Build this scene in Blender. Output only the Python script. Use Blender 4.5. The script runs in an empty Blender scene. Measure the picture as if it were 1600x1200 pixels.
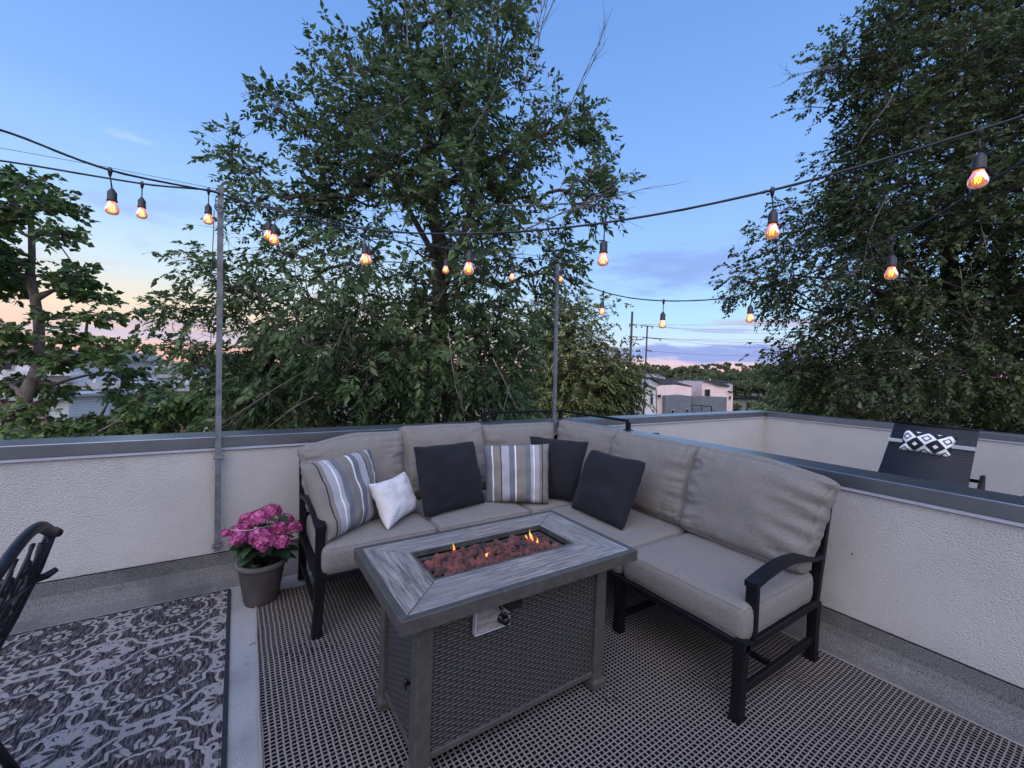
import bpy, math, random
import numpy as np
from mathutils import Vector, Matrix, Quaternion, noise as mn
R = math.radians
C = bpy.context.scene.collection
sc = bpy.context.scene

# ------------------------------------------------------------------ camera
FPX, YAW, PITCH, ROLL, CH = 651.97, .5847, -.0279, .0357, 1.391
fv = Vector((math.sin(YAW)*math.cos(PITCH), math.cos(YAW)*math.cos(PITCH), math.sin(PITCH)))
rv = Vector((math.cos(YAW), -math.sin(YAW), 0)); uv_ = rv.cross(fv)
r2 = rv*math.cos(ROLL) + uv_*math.sin(ROLL); u2 = -rv*math.sin(ROLL) + uv_*math.cos(ROLL)
cd = bpy.data.cameras.new('camera'); cam = bpy.data.objects.new('camera', cd); C.objects.link(cam)
cd.sensor_width = 36; cd.lens = FPX*36/1600; cd.clip_end = 6000; cd.clip_start = .02
cam.matrix_world = Matrix(((r2.x, u2.x, -fv.x, 0), (r2.y, u2.y, -fv.y, 0), (r2.z, u2.z, -fv.z, CH), (0, 0, 0, 1)))
sc.camera = cam
CAM = Vector((0, 0, CH))
def ray(x, y): return fv + r2*((x-800)/FPX) - u2*((y-600)/FPX)
def at(x, y, d): return CAM + ray(x, y)*d                    # point at depth d (metres in front of the lens)
def hit(x, y, ax, v):
    r = ray(x, y); return CAM + r*((v-CAM[ax])/r[ax])
fh = Vector((math.sin(YAW), math.cos(YAW), 0)); rh = rv.copy()

sc.view_settings.view_transform = 'Standard'; sc.view_settings.look = 'None'
sc.view_settings.exposure = 0.36; sc.view_settings.gamma = 1
sc.cycles.max_bounces = 8; sc.cycles.transparent_max_bounces = 16

# ------------------------------------------------------------------ node helper
class V:                                                      # a float socket with arithmetic
    def __init__(s, nt, sock): s.nt, s.s = nt, sock
    def _m(s, op, *o, clamp=False):
        n = s.nt.nodes.new('ShaderNodeMath'); n.operation = op; n.use_clamp = clamp
        for i, a in enumerate((s,)+o):
            if isinstance(a, V): s.nt.links.new(a.s, n.inputs[i])
            else: n.inputs[i].default_value = a
        return V(s.nt, n.outputs[0])
    def __add__(s, o): return s._m('ADD', o)
    def __sub__(s, o): return s._m('SUBTRACT', o)
    def __mul__(s, o): return s._m('MULTIPLY', o)
    def __truediv__(s, o): return s._m('DIVIDE', o)
    __radd__ = __add__; __rmul__ = __mul__
    def rsub(s, k): return (s*-1)+k
    def floor(s): return s._m('FLOOR')
    def frac(s): return s._m('FRACT')
    def abs(s): return s._m('ABSOLUTE')
    def sin(s): return s._m('SINE')
    def gt(s, o): return s._m('GREATER_THAN', o)
    def lt(s, o): return s._m('LESS_THAN', o)
    def max(s, o): return s._m('MAXIMUM', o)
    def min(s, o): return s._m('MINIMUM', o)
    def clamp(s): return s._m('ADD', 0.0, clamp=True)
    def pow(s, o): return s._m('POWER', o)
    def mod(s, o): return s._m('FLOORED_MODULO', o)
    def smooth(s, a, b):
        n = s.nt.nodes.new('ShaderNodeMapRange'); n.interpolation_type = 'SMOOTHSTEP'
        s.nt.links.new(s.s, n.inputs[0]); n.inputs[1].default_value = a; n.inputs[2].default_value = b
        return V(s.nt, n.outputs[0])
def mixc(nt, f, a, b):
    n = nt.nodes.new('ShaderNodeMix'); n.data_type = 'RGBA'
    for i, x in ((0, f), (6, a), (7, b)):
        if isinstance(x, V): nt.links.new(x.s, n.inputs[i])
        elif isinstance(x, bpy.types.NodeSocket): nt.links.new(x, n.inputs[i])
        else: n.inputs[i].default_value = x if i == 0 else (*x, 1)
    return n.outputs[2]
def noise(nt, vec, scale, detail=3, rough=.5, vscale=None):
    if vscale:
        m = nt.nodes.new('ShaderNodeMapping'); m.inputs['Scale'].default_value = vscale
        nt.links.new(vec, m.inputs[0]); vec = m.outputs[0]
    n = nt.nodes.new('ShaderNodeTexNoise'); n.inputs['Scale'].default_value = scale
    n.inputs['Detail'].default_value = detail; n.inputs['Roughness'].default_value = rough
    nt.links.new(vec, n.inputs['Vector']); return V(nt, n.outputs[0])
def ramp(nt, v, stops, interp='LINEAR'):
    n = nt.nodes.new('ShaderNodeValToRGB'); e = n.color_ramp.elements; n.color_ramp.interpolation = interp
    e[0].position, e[0].color = stops[0][0], (*stops[0][1], 1); e[1].position, e[1].color = stops[-1][0], (*stops[-1][1], 1)
    for p, c in stops[1:-1]:
        x = e.new(p); x.color = (*c, 1)
    nt.links.new(v.s, n.inputs[0]); return n.outputs[0]
def xyz(nt, vec):
    n = nt.nodes.new('ShaderNodeSeparateXYZ'); nt.links.new(vec, n.inputs[0])
    return [V(nt, n.outputs[i]) for i in range(3)]

# ------------------------------------------------------------------ world: dusk sky
w = bpy.data.worlds.new('World'); sc.world = w; w.use_nodes = True
nt = w.node_tree; nt.nodes.clear()
wo = nt.nodes.new('ShaderNodeOutputWorld'); bg = nt.nodes.new('ShaderNodeBackground'); nt.links.new(bg.outputs[0], wo.inputs[0])
tc = nt.nodes.new('ShaderNodeTexCoord'); g = tc.outputs['Generated']
dx, dy, dz = xyz(nt, g)
lft = (rh*-.8 + fh*.6)
side = (dx*lft.x + dy*lft.y).smooth(.30, .98)                 # 1 towards the sunset glow on the left
zc = dz.max(0.0)
colR = ramp(nt, zc, [(0, (.66, .38, .40)), (.03, (.62, .45, .52)), (.07, (.48, .60, .74)), (.13, (.36, .58, .80)), (.26, (.255, .445, .79)), (.42, (.180, .345, .71)), (.62, (.125, .265, .60)), (1, (.09, .20, .50))])
colL = ramp(nt, zc, [(0, (.70, .38, .33)), (.035, (.70, .46, .40)), (.10, (.70, .60, .47)), (.17, (.50, .62, .70)), (.28, (.29, .48, .77)), (.42, (.185, .35, .71)), (.62, (.125, .265, .60)), (1, (.09, .20, .50))])
col = mixc(nt, side, colR, colL)
# cloud bands near the horizon
b1 = noise(nt, g, 2.2, 4, .55, (1, 1, 14))
m1 = b1.smooth(.50, .62)*dz.smooth(.015, .05)*dz.smooth(.20, .10)
col = mixc(nt, m1*.75, col, (.40, .35, .48))
# wisps higher up
b2 = noise(nt, g, 3.1, 5, .6, (1, 1, 3.4))
m2 = b2.smooth(.52, .74)*dz.smooth(.12, .2)*dz.smooth(.55, .3)
col = mixc(nt, m2*.5, col, (.22, .31, .62))
# long violet cloud low on the right, small wisp high on the left
def blob(px, py, wpx, hpx, nz):
    d = ray(px, py).normalized(); dr = rh; az = dx*dr.x + dy*dr.y; a0 = d.dot(dr)
    e = (az-a0)/(wpx/FPX); f = (dz-d.z)/(hpx/FPX)
    return ((e*e + f*f)*-1 + 1 + nz)
nz = (noise(nt, g, 9, 5, .6, (1, 1, 5))-.5)*2.2
fwd = (dx*fh.x + dy*fh.y).gt(0.2)
col = mixc(nt, blob(1125, 553, 190, 17, nz).smooth(0.1, .8)*fwd*.9, col, (.21, .28, .58))
col = mixc(nt, blob(1120, 516, 45, 5, nz).smooth(0.1, .8)*fwd*.7, col, (.36, .42, .66))
col = mixc(nt, blob(190, 208, 28, 11, nz).smooth(0.5, 1.5)*fwd*.5, col, (.50, .60, .85))
col = mixc(nt, blob(1070, 420, 130, 40, nz).smooth(0.0, 1.2)*fwd*.8, col, (.20, .29, .60))
col = mixc(nt, blob(240, 524, 130, 8, nz).smooth(0.1, .8)*fwd*.7, col, (.50, .46, .58))
# unseen sky behind the viewer, brightened as an afterglow to light the terrace
back = (dx*-fh.x + dy*-fh.y)
boost = back.smooth(-.45, .6)*dz.smooth(.08, .5)*2.5 + 1.12
col = mixc(nt, back.smooth(-.05, .8)*.8, col, (.485, .46, .485))
mul = nt.nodes.new('ShaderNodeVectorMath'); mul.operation = 'SCALE'; nt.links.new(col, mul.inputs[0]); nt.links.new(boost.s, mul.inputs['Scale'])
nt.links.new(mul.outputs[0], bg.inputs[0]); bg.inputs[1].default_value = 1.0

sun = bpy.data.lights.new('sun', 'SUN'); sun.energy = .6; sun.angle = R(45); sun.color = (1, .90, .86)  # soft fill added from behind the viewer; no direct sun at dusk
so = bpy.data.objects.new('sun', sun); C.objects.link(so)
so.rotation_euler = (-(fh*.5 + rh*.15) + Vector((0, 0, 1.0))).to_track_quat('Z', 'Y').to_euler()

# ------------------------------------------------------------------ materials
def new_mat(name):
    m = bpy.data.materials.new(name); m.use_nodes = True; nt = m.node_tree
    b = nt.nodes['Principled BSDF']; t = nt.nodes.new('ShaderNodeTexCoord')
    return m, nt, b, t
def bump(nt, b, h, strength, dist):
    n = nt.nodes.new('ShaderNodeBump'); n.inputs['Strength'].default_value = strength; n.inputs['Distance'].default_value = dist
    nt.links.new(h.s, n.inputs['Height']); nt.links.new(n.outputs[0], b.inputs['Normal'])
def basic(name, c, rough=.6, var=.15, vs=6, bs=None, bstr=.3, bd=.002, metal=0, spec=.5, c2=None, vscale=None, detail=4):
    m, nt, b, t = new_mat(name); o = t.outputs['Object']
    n = noise(nt, o, vs, detail, .6, vscale)
    c2 = c2 or tuple(x*(1-var*2) for x in c); c1 = c if c2 else c
    nt.links.new(mixc(nt, n.smooth(.3, .7), c2, tuple(min(1, x*(1+var*.5)) for x in c)), b.inputs['Base Color'])
    b.inputs['Roughness'].default_value = rough; b.inputs['Metallic'].default_value = metal
    b.inputs['Specular IOR Level'].default_value = spec
    if bs: bump(nt, b, noise(nt, o, bs, 3, .6), bstr, bd)
    return m
M = {}
M['frame'] = basic('black_metal', (.0065, .0065, .0085), .5, .2, 30, 300, .15, .0005, spec=.2)
M['frame2'] = basic('cast_metal', (.012, .013, .017), .42, .25, 60, 220, .5, .001, spec=.35)
M['coping'] = basic('coping_metal', (.23, .235, .25), .33, .08, 3, 30, .06, .002, metal=.85, spec=.6)
M['cleat'] = basic('cleat_metal', (.42, .41, .46), .45, .05, 8)
M['post'] = basic('galvanised_steel', (.17, .175, .19), .45, .22, 14, 200, .1, .0005, metal=.25)
M['tmetal'] = basic('taupe_metal', (.066, .060, .053), .5, .12, 30, 260, .3, .0007, spec=.4)
M['bowl'] = basic('bowl_metal', (.06, .06, .052), .4, .2, 20)
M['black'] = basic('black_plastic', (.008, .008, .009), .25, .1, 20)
M['steel'] = basic('burner_steel', (.5, .5, .48), .3, .3, 60, metal=.9)
M['lava'] = basic('lava_rock', (.17, .052, .038), .9, .45, 19, 160, 1, .006, c2=(.020, .014, .017))
M['pot'] = basic('grey_brown_clay', (.062, .052, .050), .75, .12, 12, 120, .2, .001)
M['soil'] = basic('soil', (.02, .014, .01), .95, .3, 60, 90, 1, .01)
M['bark'] = basic('bark', (.10, .078, .06), .9, .35, 5, 22, 1, .02)
M['bark2'] = basic('pale_bark', (.20, .155, .13), .9, .3, 5, 22, 1, .02)
M['twig'] = basic('dry_twig', (.20, .17, .14), .9, .3, 9)
M['cord'] = basic('rubber_cord', (.010, .012, .016), .55, .1, 40)
M['socket'] = basic('rubber_socket', (.018, .013, .013), .5, .2, 60)
M['white'] = basic('white_paint', (.50, .49, .49), .6, .06, 3)
M['roofwhite'] = basic('white_membrane', (.33, .325, .33), .6, .12, 1.2)
M['rooftrim'] = basic('roof_trim', (.62, .62, .63), .5, .08, 1)
M['pinkwall'] = basic('glow_pink_siding', (.86, .64, .58), .7, .06, 1.5)  # pale siding with the pink dusk glow put into its colour
M['greywall'] = basic('light_grey_siding', (.68, .66, .66), .7, .06, 1.5)
M['darkgrey'] = basic('dark_grey_siding', (.15, .16, .175), .7, .08, 1.2)
M['shingle'] = basic('dark_shingles', (.055, .058, .07), .8, .25, 3)
M['hiproof'] = basic('grey_shingles', (.17, .165, .17), .85, .2, 2)
M['glass'] = basic('dark_window', (.02, .024, .03), .12, .1, 2)
M['wood'] = basic('pole_wood', (.075, .055, .042), .85, .2, 4)
M['lounger'] = None

def brickmat():
    m, nt, b, t = new_mat('red_brick'); n = nt.nodes.new('ShaderNodeTexBrick')
    n.inputs['Scale'].default_value = 2.2; n.inputs['Color1'].default_value = (.16, .065, .05, 1); n.inputs['Color2'].default_value = (.11, .05, .045, 1)
    n.inputs['Mortar'].default_value = (.22, .2, .19, 1); n.inputs['Mortar Size'].default_value = .03
    x, y, z = xyz(nt, t.outputs['Object']); c = nt.nodes.new('ShaderNodeCombineXYZ')
    nt.links.new((x+y).s, c.inputs[0]); nt.links.new(z.s, c.inputs[1]); nt.links.new(c.outputs[0], n.inputs['Vector'])
    nt.links.new(n.outputs[0], b.inputs['Base Color']); b.inputs['Roughness'].default_value = .85; return m
M['brick'] = brickmat()
def siding():
    m, nt, b, t = new_mat('lap_siding'); x, y, z = xyz(nt, t.outputs['Object'])
    f = (z*7).frac(); nt.links.new(mixc(nt, f.gt(.88), (.50, .50, .50), (.25, .25, .26)), b.inputs['Base Color']); bump(nt, b, f, .4, .02)
    b.inputs['Roughness'].default_value = .7; return m
M['siding'] = siding()
def stucco():
    m, nt, b, t = new_mat('cream_stucco'); o = t.outputs['Object']
    n1 = noise(nt, o, 105, 4, .62); n2 = noise(nt, o, 1.1, 4, .6); n3 = noise(nt, o, 330, 2, .5)
    x, y, z = xyz(nt, o)
    stain = noise(nt, o, 5, 4, .6, (1, 1, .12)).smooth(.55, .8)*z.smooth(.35, .85)*.42
    c = mixc(nt, n2.smooth(.3, .7), (.44, .402, .378), (.51, .468, .44))
    c = mixc(nt, stain, c, (.34, .31, .29)); c = mixc(nt, noise(nt, o, 2.6, 5, .65, (1, 1, .5)).smooth(.56, .74)*.28, c, (.40, .36, .335)); c = mixc(nt, z.smooth(.30, .17)*noise(nt, o, 9, 4, .6).smooth(.35, .7)*.35, c, (.30, .27, .25)); c = mixc(nt, n1.smooth(.42, .28)*.35, c, (.36, .33, .31))
    nt.links.new(c, b.inputs['Base Color']); b.inputs['Roughness'].default_value = .9; b.inputs['Specular IOR Level'].default_value = .2
    v_ = nt.nodes.new('ShaderNodeTexVoronoi'); v_.feature = 'SMOOTH_F1'; v_.inputs['Scale'].default_value = 165; v_.inputs['Smoothness'].default_value = .6; nt.links.new(o, v_.inputs['Vector'])
    patchy = noise(nt, o, 1.7, 3, .6)*.5+.75
    bump(nt, b, (V(nt, v_.outputs['Distance'])*-.8+n1*.3+n3*.3)*patchy, .85, .0065); return m
M['stucco'] = stucco()
def granule(name, a, b2, sc_=340):
    m, nt, b, t = new_mat(name); o = t.outputs['Object']
    n1 = noise(nt, o, sc_, 2, .7); n2 = noise(nt, o, 2.2, 5, .6); n3 = noise(nt, o, 26, 3, .6)
    c = mixc(nt, n1.smooth(.36, .64), a, b2); c = mixc(nt, n2.smooth(.42, .72)*.6, c, tuple(x*.55 for x in a)); c = mixc(nt, noise(nt, o, 7, 6, .7).smooth(.60, .70)*.35, c, tuple(x*.5 for x in a)); c = mixc(nt, n3.smooth(.6, .75)*.25, c, tuple(x*1.3 for x in b2))
    nt.links.new(c, b.inputs['Base Color']); b.inputs['Roughness'].default_value = .85; bump(nt, b, n1, .5, .002); return m
M['deck'] = granule('deck_membrane', (.17, .165, .162), (.36, .35, .347), 300)
M['flash'] = granule('base_flashing', (.06, .057, .055), (.19, .18, .172), 230)
def fabric(name, c, weave=420, var=.12, darker=.75):
    m, nt, b, t = new_mat(name); o = t.outputs['Object']
    x, y, z = xyz(nt, o)
    wv = ((x*weave).sin()*(y*weave).sin()*.5 + (z*weave).sin()*.5)
    n = noise(nt, o, 160, 3, .7); n2 = noise(nt, o, 4, 4, .6)
    cc = mixc(nt, n.smooth(.3, .7), tuple(v*darker for v in c), tuple(v*1.12 for v in c))
    cc = mixc(nt, n2.smooth(.35, .75)*var, cc, tuple(v*.6 for v in c))
    nt.links.new(cc, b.inputs['Base Color']); b.inputs['Roughness'].default_value = .95; b.inputs['Specular IOR Level'].default_value = .15
    b.inputs['Sheen Weight'].default_value = .05
    bump(nt, b, n + wv*.3 + n2*6, .35, .0018); return m
M['fab'] = fabric('taupe_fabric', (.205, .182, .163))
M['fabdark'] = fabric('piping_fabric', (.24, .20, .18))
M['blk'] = fabric('charcoal_fabric', (.017, .0172, .0215), var=.25)
M['wht'] = fabric('white_fabric', (.56, .52, .51), var=.05, darker=.92)
def striped(flip=False):
    m, nt, b, t = new_mat('striped_fabric'); x, y, z = xyz(nt, t.outputs['UV']); x = x.rsub(1) if flip else x; o = t.outputs['Object']
    tp, bl, wh, lv, bk = (.188, .165, .143), (.125, .130, .152), (.66, .65, .64), (.33, .315, .335), (.012, .012, .016)
    S = [(0, bl), (.07, bl), (.105, wh), (.125, tp), (.235, bk), (.252, lv), (.34, lv), (.37, bl), (.455, wh), (.480, tp), (.60, tp), (.625, bl), (.70, lv), (.745, wh), (.765, lv), (.84, tp), (.885, bk), (.90, tp), (1, tp)]
    c = ramp(nt, x, S, 'CONSTANT'); n = noise(nt, o, 170, 3, .7)
    c = mixc(nt, n.smooth(.3, .7)*.22, c, (.16, .15, .15))
    nt.links.new(c, b.inputs['Base Color']); b.inputs['Roughness'].default_value = .95; b.inputs['Specular IOR Level'].default_value = .15
    bump(nt, b, n, .3, .0015); return m
M['stripe'] = striped(); M['stripe2'] = striped(True)
def diamonds():
    m, nt, b, t = new_mat('diamond_fabric'); x, y, z = xyz(nt, t.outputs['UV'])
    a = x*2.6 + y*1.55 + .15; c = x*2.6 - y*1.55 + 1.2
    fa, fc = a.frac()-.5, c.frac()-.5
    par = (a.floor()+c.floor()).mod(2.0).gt(.5)
    r = fa.abs().max(fc.abs())
    p1 = r.lt(.17).max(r.gt(.27)*r.lt(.5)); p2 = r.lt(.15)
    v = p1*par + p2*par.rsub(1)
    nt.links.new(mixc(nt, v, (.012, .012, .014), (.75, .75, .74)), b.inputs['Base Color']); b.inputs['Roughness'].default_value = .9; return m
M['diam'] = diamonds()
def wicker(name, c, u0, v0):
    m, nt, b, t = new_mat(name); x, y, z = xyz(nt, t.outputs['Object'])
    u = (x+y)/u0; v = z/v0; row = v.floor()
    par = row.mod(2.0)*.5
    h = ((u+par)*math.pi).sin().abs()*((v.frac()*math.pi).sin().pow(.6))
    cc = mixc(nt, h.smooth(.0, .5), tuple(q*.38 for q in c), c); n = noise(nt, t.outputs['Object'], 60, 2, .5)
    cc = mixc(nt, n.smooth(.4, .7)*.3, cc, tuple(q*1.35 for q in c))
    nt.links.new(cc, b.inputs['Base Color']); b.inputs['Roughness'].default_value = .42; bump(nt, b, h, 1, .006); return m
M['wicker'] = wicker('resin_wicker', (.050, .045, .040), .046, .0115)
M['lounger'] = wicker('woven_sling', (.022, .022, .030), .05, .008)
def weathered(name, axis):
    m, nt, b, t = new_mat(name); o = t.outputs['Object']
    vs = (1.5, 30, 10) if axis == 'x' else (30, 1.5, 10)
    n1 = noise(nt, o, 3.0, 7, .72, vs); n2 = noise(nt, o, 11, 5, .7, vs); n3 = noise(nt, o, 3.2, 2, .5)
    x, y, z = xyz(nt, o); k = x if axis == 'x' else y
    joint = ((k*2.3+.37).frac()-.5).abs().lt(.004)
    plank = noise(nt, o, 2.3, 0, .5, (1, .01, .01) if axis == 'x' else (.01, 1, .01))
    c = mixc(nt, n1.smooth(.34, .66), (.075, .062, .055), (.35, .300, .262))
    c = mixc(nt, n2.smooth(.53, .64)*.85, c, (.04, .032, .03)); c = mixc(nt, n2.smooth(.42, .30)*.5, c, (.50, .48, .47))
    c = mixc(nt, plank.smooth(.35, .65)*.3, c, (.22, .22, .23)); c = mixc(nt, joint*.6, c, (.10, .09, .09))
    nt.links.new(c, b.inputs['Base Color']); b.inputs['Roughness'].default_value = .42; bump(nt, b, n1+n2*.5, .25, .002); return m
M['plankx'] = weathered('weathered_tile_long', 'x'); M['planky'] = weathered('weathered_tile_short', 'y')
def rugmat():
    m, nt, b, t = new_mat('woven_rug'); o = t.outputs['Object']; x, y, z = xyz(nt, o)
    wob = noise(nt, o, 5, 3, .6)*.02; wob2 = noise(nt, o, 60, 2, .5)*.003
    px = ((x+wob*.6+wob2*.5)/.0215); py = ((y+wob*.5+wob2*.4)/.0182)
    fx = (px.frac()-.5).abs(); fy = (py.frac()-.5).abs()
    n = noise(nt, o, 210, 2, .6)
    patch = noise(nt, o, 2.6, 3, .6).smooth(.52, .68)
    # light warp lines every .018 m, thinner weft lines between; in worn patches the weft breaks up
    warp = (fx + (n-.5)*.10).smooth(.33, .38)
    weft = (fy + (n-.5)*.12 + patch*(noise(nt, o, 120, 1, .5)-.56)*.9).smooth(.33, .38)
    lit = warp.max(weft)*(patch*noise(nt, o, 110, 1, .5).lt(.42)*.3).rsub(1)
    c = mixc(nt, n.smooth(.3, .7), (.155, .130, .116), (.245, .208, .188))
    c = mixc(nt, lit, (.004, .0035, .005), c)
    nt.links.new(c, b.inputs['Base Color']); b.inputs['Roughness'].default_value = .95; b.inputs['Specular IOR Level'].default_value = .1
    bump(nt, b, lit, .6, .002); return m
M['rug'] = rugmat()
def rugbase():
    m, nt, b, t = new_mat('dark_rug_ground'); o = t.outputs['Object']
    n = noise(nt, o, 120, 3, .7, (1, .16, 1))
    nt.links.new(mixc(nt, n.smooth(.42, .62), (.018, .016, .018), (.10, .091, .092)), b.inputs['Base Color']); b.inputs['Roughness'].default_value = .95
    b.inputs['Specular IOR Level'].default_value = .1; bump(nt, b, n, .4, .002); return m
M['rugdark'] = rugbase(); M['rugedge'] = basic('rug_binding', (.012, .010, .014), .9, .2, 40)
M['rugpile'] = fabric('grey_rug_pile', (.25, .228, .222), var=.3)

def leafmat(name, c, c2, trans=.25):
    m = bpy.data.materials.new(name); m.use_nodes = True; nt = m.node_tree; nt.nodes.clear()
    out = nt.nodes.new('ShaderNodeOutputMaterial'); a = nt.nodes.new('ShaderNodeAttribute'); a.attribute_name = 'tone'
    f = V(nt, a.outputs['Fac'])
    col = mixc(nt, f, c, c2)
    p = nt.nodes.new('ShaderNodeBsdfPrincipled'); p.inputs['Roughness'].default_value = .5; p.inputs['Specular IOR Level'].default_value = .35
    tr = nt.nodes.new('ShaderNodeBsdfTranslucent'); mx = nt.nodes.new('ShaderNodeMixShader'); mx.inputs[0].default_value = trans
    nt.links.new(col, p.inputs['Base Color']); nt.links.new(col, tr.inputs[0])
    nt.links.new(p.outputs[0], mx.inputs[1]); nt.links.new(tr.outputs[0], mx.inputs[2]); nt.links.new(mx.outputs[0], out.inputs[0]); return m
M['leafC'] = leafmat('ash_leaves', (.034, .066, .024), (.155, .215, .085), .35)
M['leafR'] = leafmat('elm_leaves', (.022, .038, .013), (.11, .142, .05), .32)
M['leafL'] = leafmat('catalpa_leaves', (.038, .078, .022), (.145, .21, .058))
M['leafB'] = leafmat('locust_leaves', (.08, .10, .028), (.26, .27, .085))
M['leafF'] = leafmat('far_leaves', (.07, .09, .036), (.20, .22, .095))
M['hleaf'] = leafmat('hydrangea_leaves', (.018, .04, .018), (.05, .085, .04), .1)
M['petal'] = leafmat('pink_petals', (.20, .012, .07), (.64, .14, .34), .2)

def emit(name, c, s):
    m = bpy.data.materials.new(name); m.use_nodes = True; nt = m.node_tree; nt.nodes.clear()
    o = nt.nodes.new('ShaderNodeOutputMaterial'); e = nt.nodes.new('ShaderNodeEmission'); e.inputs[0].default_value = (*c, 1); e.inputs[1].default_value = s
    nt.links.new(e.outputs[0], o.inputs[0]); return m
M['fil'] = emit('hot_filament', (1, .30, .045), 5.0)
M['lit'] = emit('lit_window', (1, .55, .2), 1.6)
def glassbulb():
    m = bpy.data.materials.new('amber_bulb_glass'); m.use_nodes = True; nt = m.node_tree; nt.nodes.clear()
    o = nt.nodes.new('ShaderNodeOutputMaterial'); tr = nt.nodes.new('ShaderNodeBsdfTransparent'); tr.inputs[0].default_value = (1, .80, .62, 1)
    gl = nt.nodes.new('ShaderNodeBsdfGlossy'); gl.inputs['Roughness'].default_value = .06
    e = nt.nodes.new('ShaderNodeEmission'); e.inputs[0].default_value = (1, .23, .035, 1)
    lw = nt.nodes.new('ShaderNodeLayerWeight'); lw.inputs[0].default_value = .35
    t = nt.nodes.new('ShaderNodeTexCoord'); x, y, z = xyz(nt, t.outputs['UV'])
    e.inputs[1].default_value = .0
    nt.links.new((y.pow(1.4)*.65 + .2).s, e.inputs[1])
    m1 = nt.nodes.new('ShaderNodeMixShader'); nt.links.new(lw.outputs['Fresnel'], m1.inputs[0]); nt.links.new(tr.outputs[0], m1.inputs[1]); nt.links.new(gl.outputs[0], m1.inputs[2])
    ad = nt.nodes.new('ShaderNodeAddShader'); nt.links.new(m1.outputs[0], ad.inputs[0]); nt.links.new(e.outputs[0], ad.inputs[1]); nt.links.new(ad.outputs[0], o.inputs[0]); return m
M['bulb'] = glassbulb()
def flamemat():
    m = bpy.data.materials.new('gas_flame'); m.use_nodes = True; nt = m.node_tree; nt.nodes.clear()
    o = nt.nodes.new('ShaderNodeOutputMaterial'); tr = nt.nodes.new('ShaderNodeBsdfTransparent'); e = nt.nodes.new('ShaderNodeEmission')
    t = nt.nodes.new('ShaderNodeTexCoord'); x, y, z = xyz(nt, t.outputs['UV'])
    nt.links.new(ramp(nt, y, [(0, (1, .10, .02)), (.45, (1, .28, .05)), (1, (1, .55, .18))]), e.inputs[0]); e.inputs[1].default_value = 2.2
    lw = nt.nodes.new('ShaderNodeLayerWeight'); lw.inputs[0].default_value = .5
    mx = nt.nodes.new('ShaderNodeMixShader'); nt.links.new((V(nt, lw.outputs['Facing'])*.8).s, mx.inputs[0])
    nt.links.new(e.outputs[0], mx.inputs[1]); nt.links.new(tr.outputs[0], mx.inputs[2]); nt.links.new(mx.outputs[0], o.inputs[0]); return m
M['flame'] = flamemat()

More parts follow.
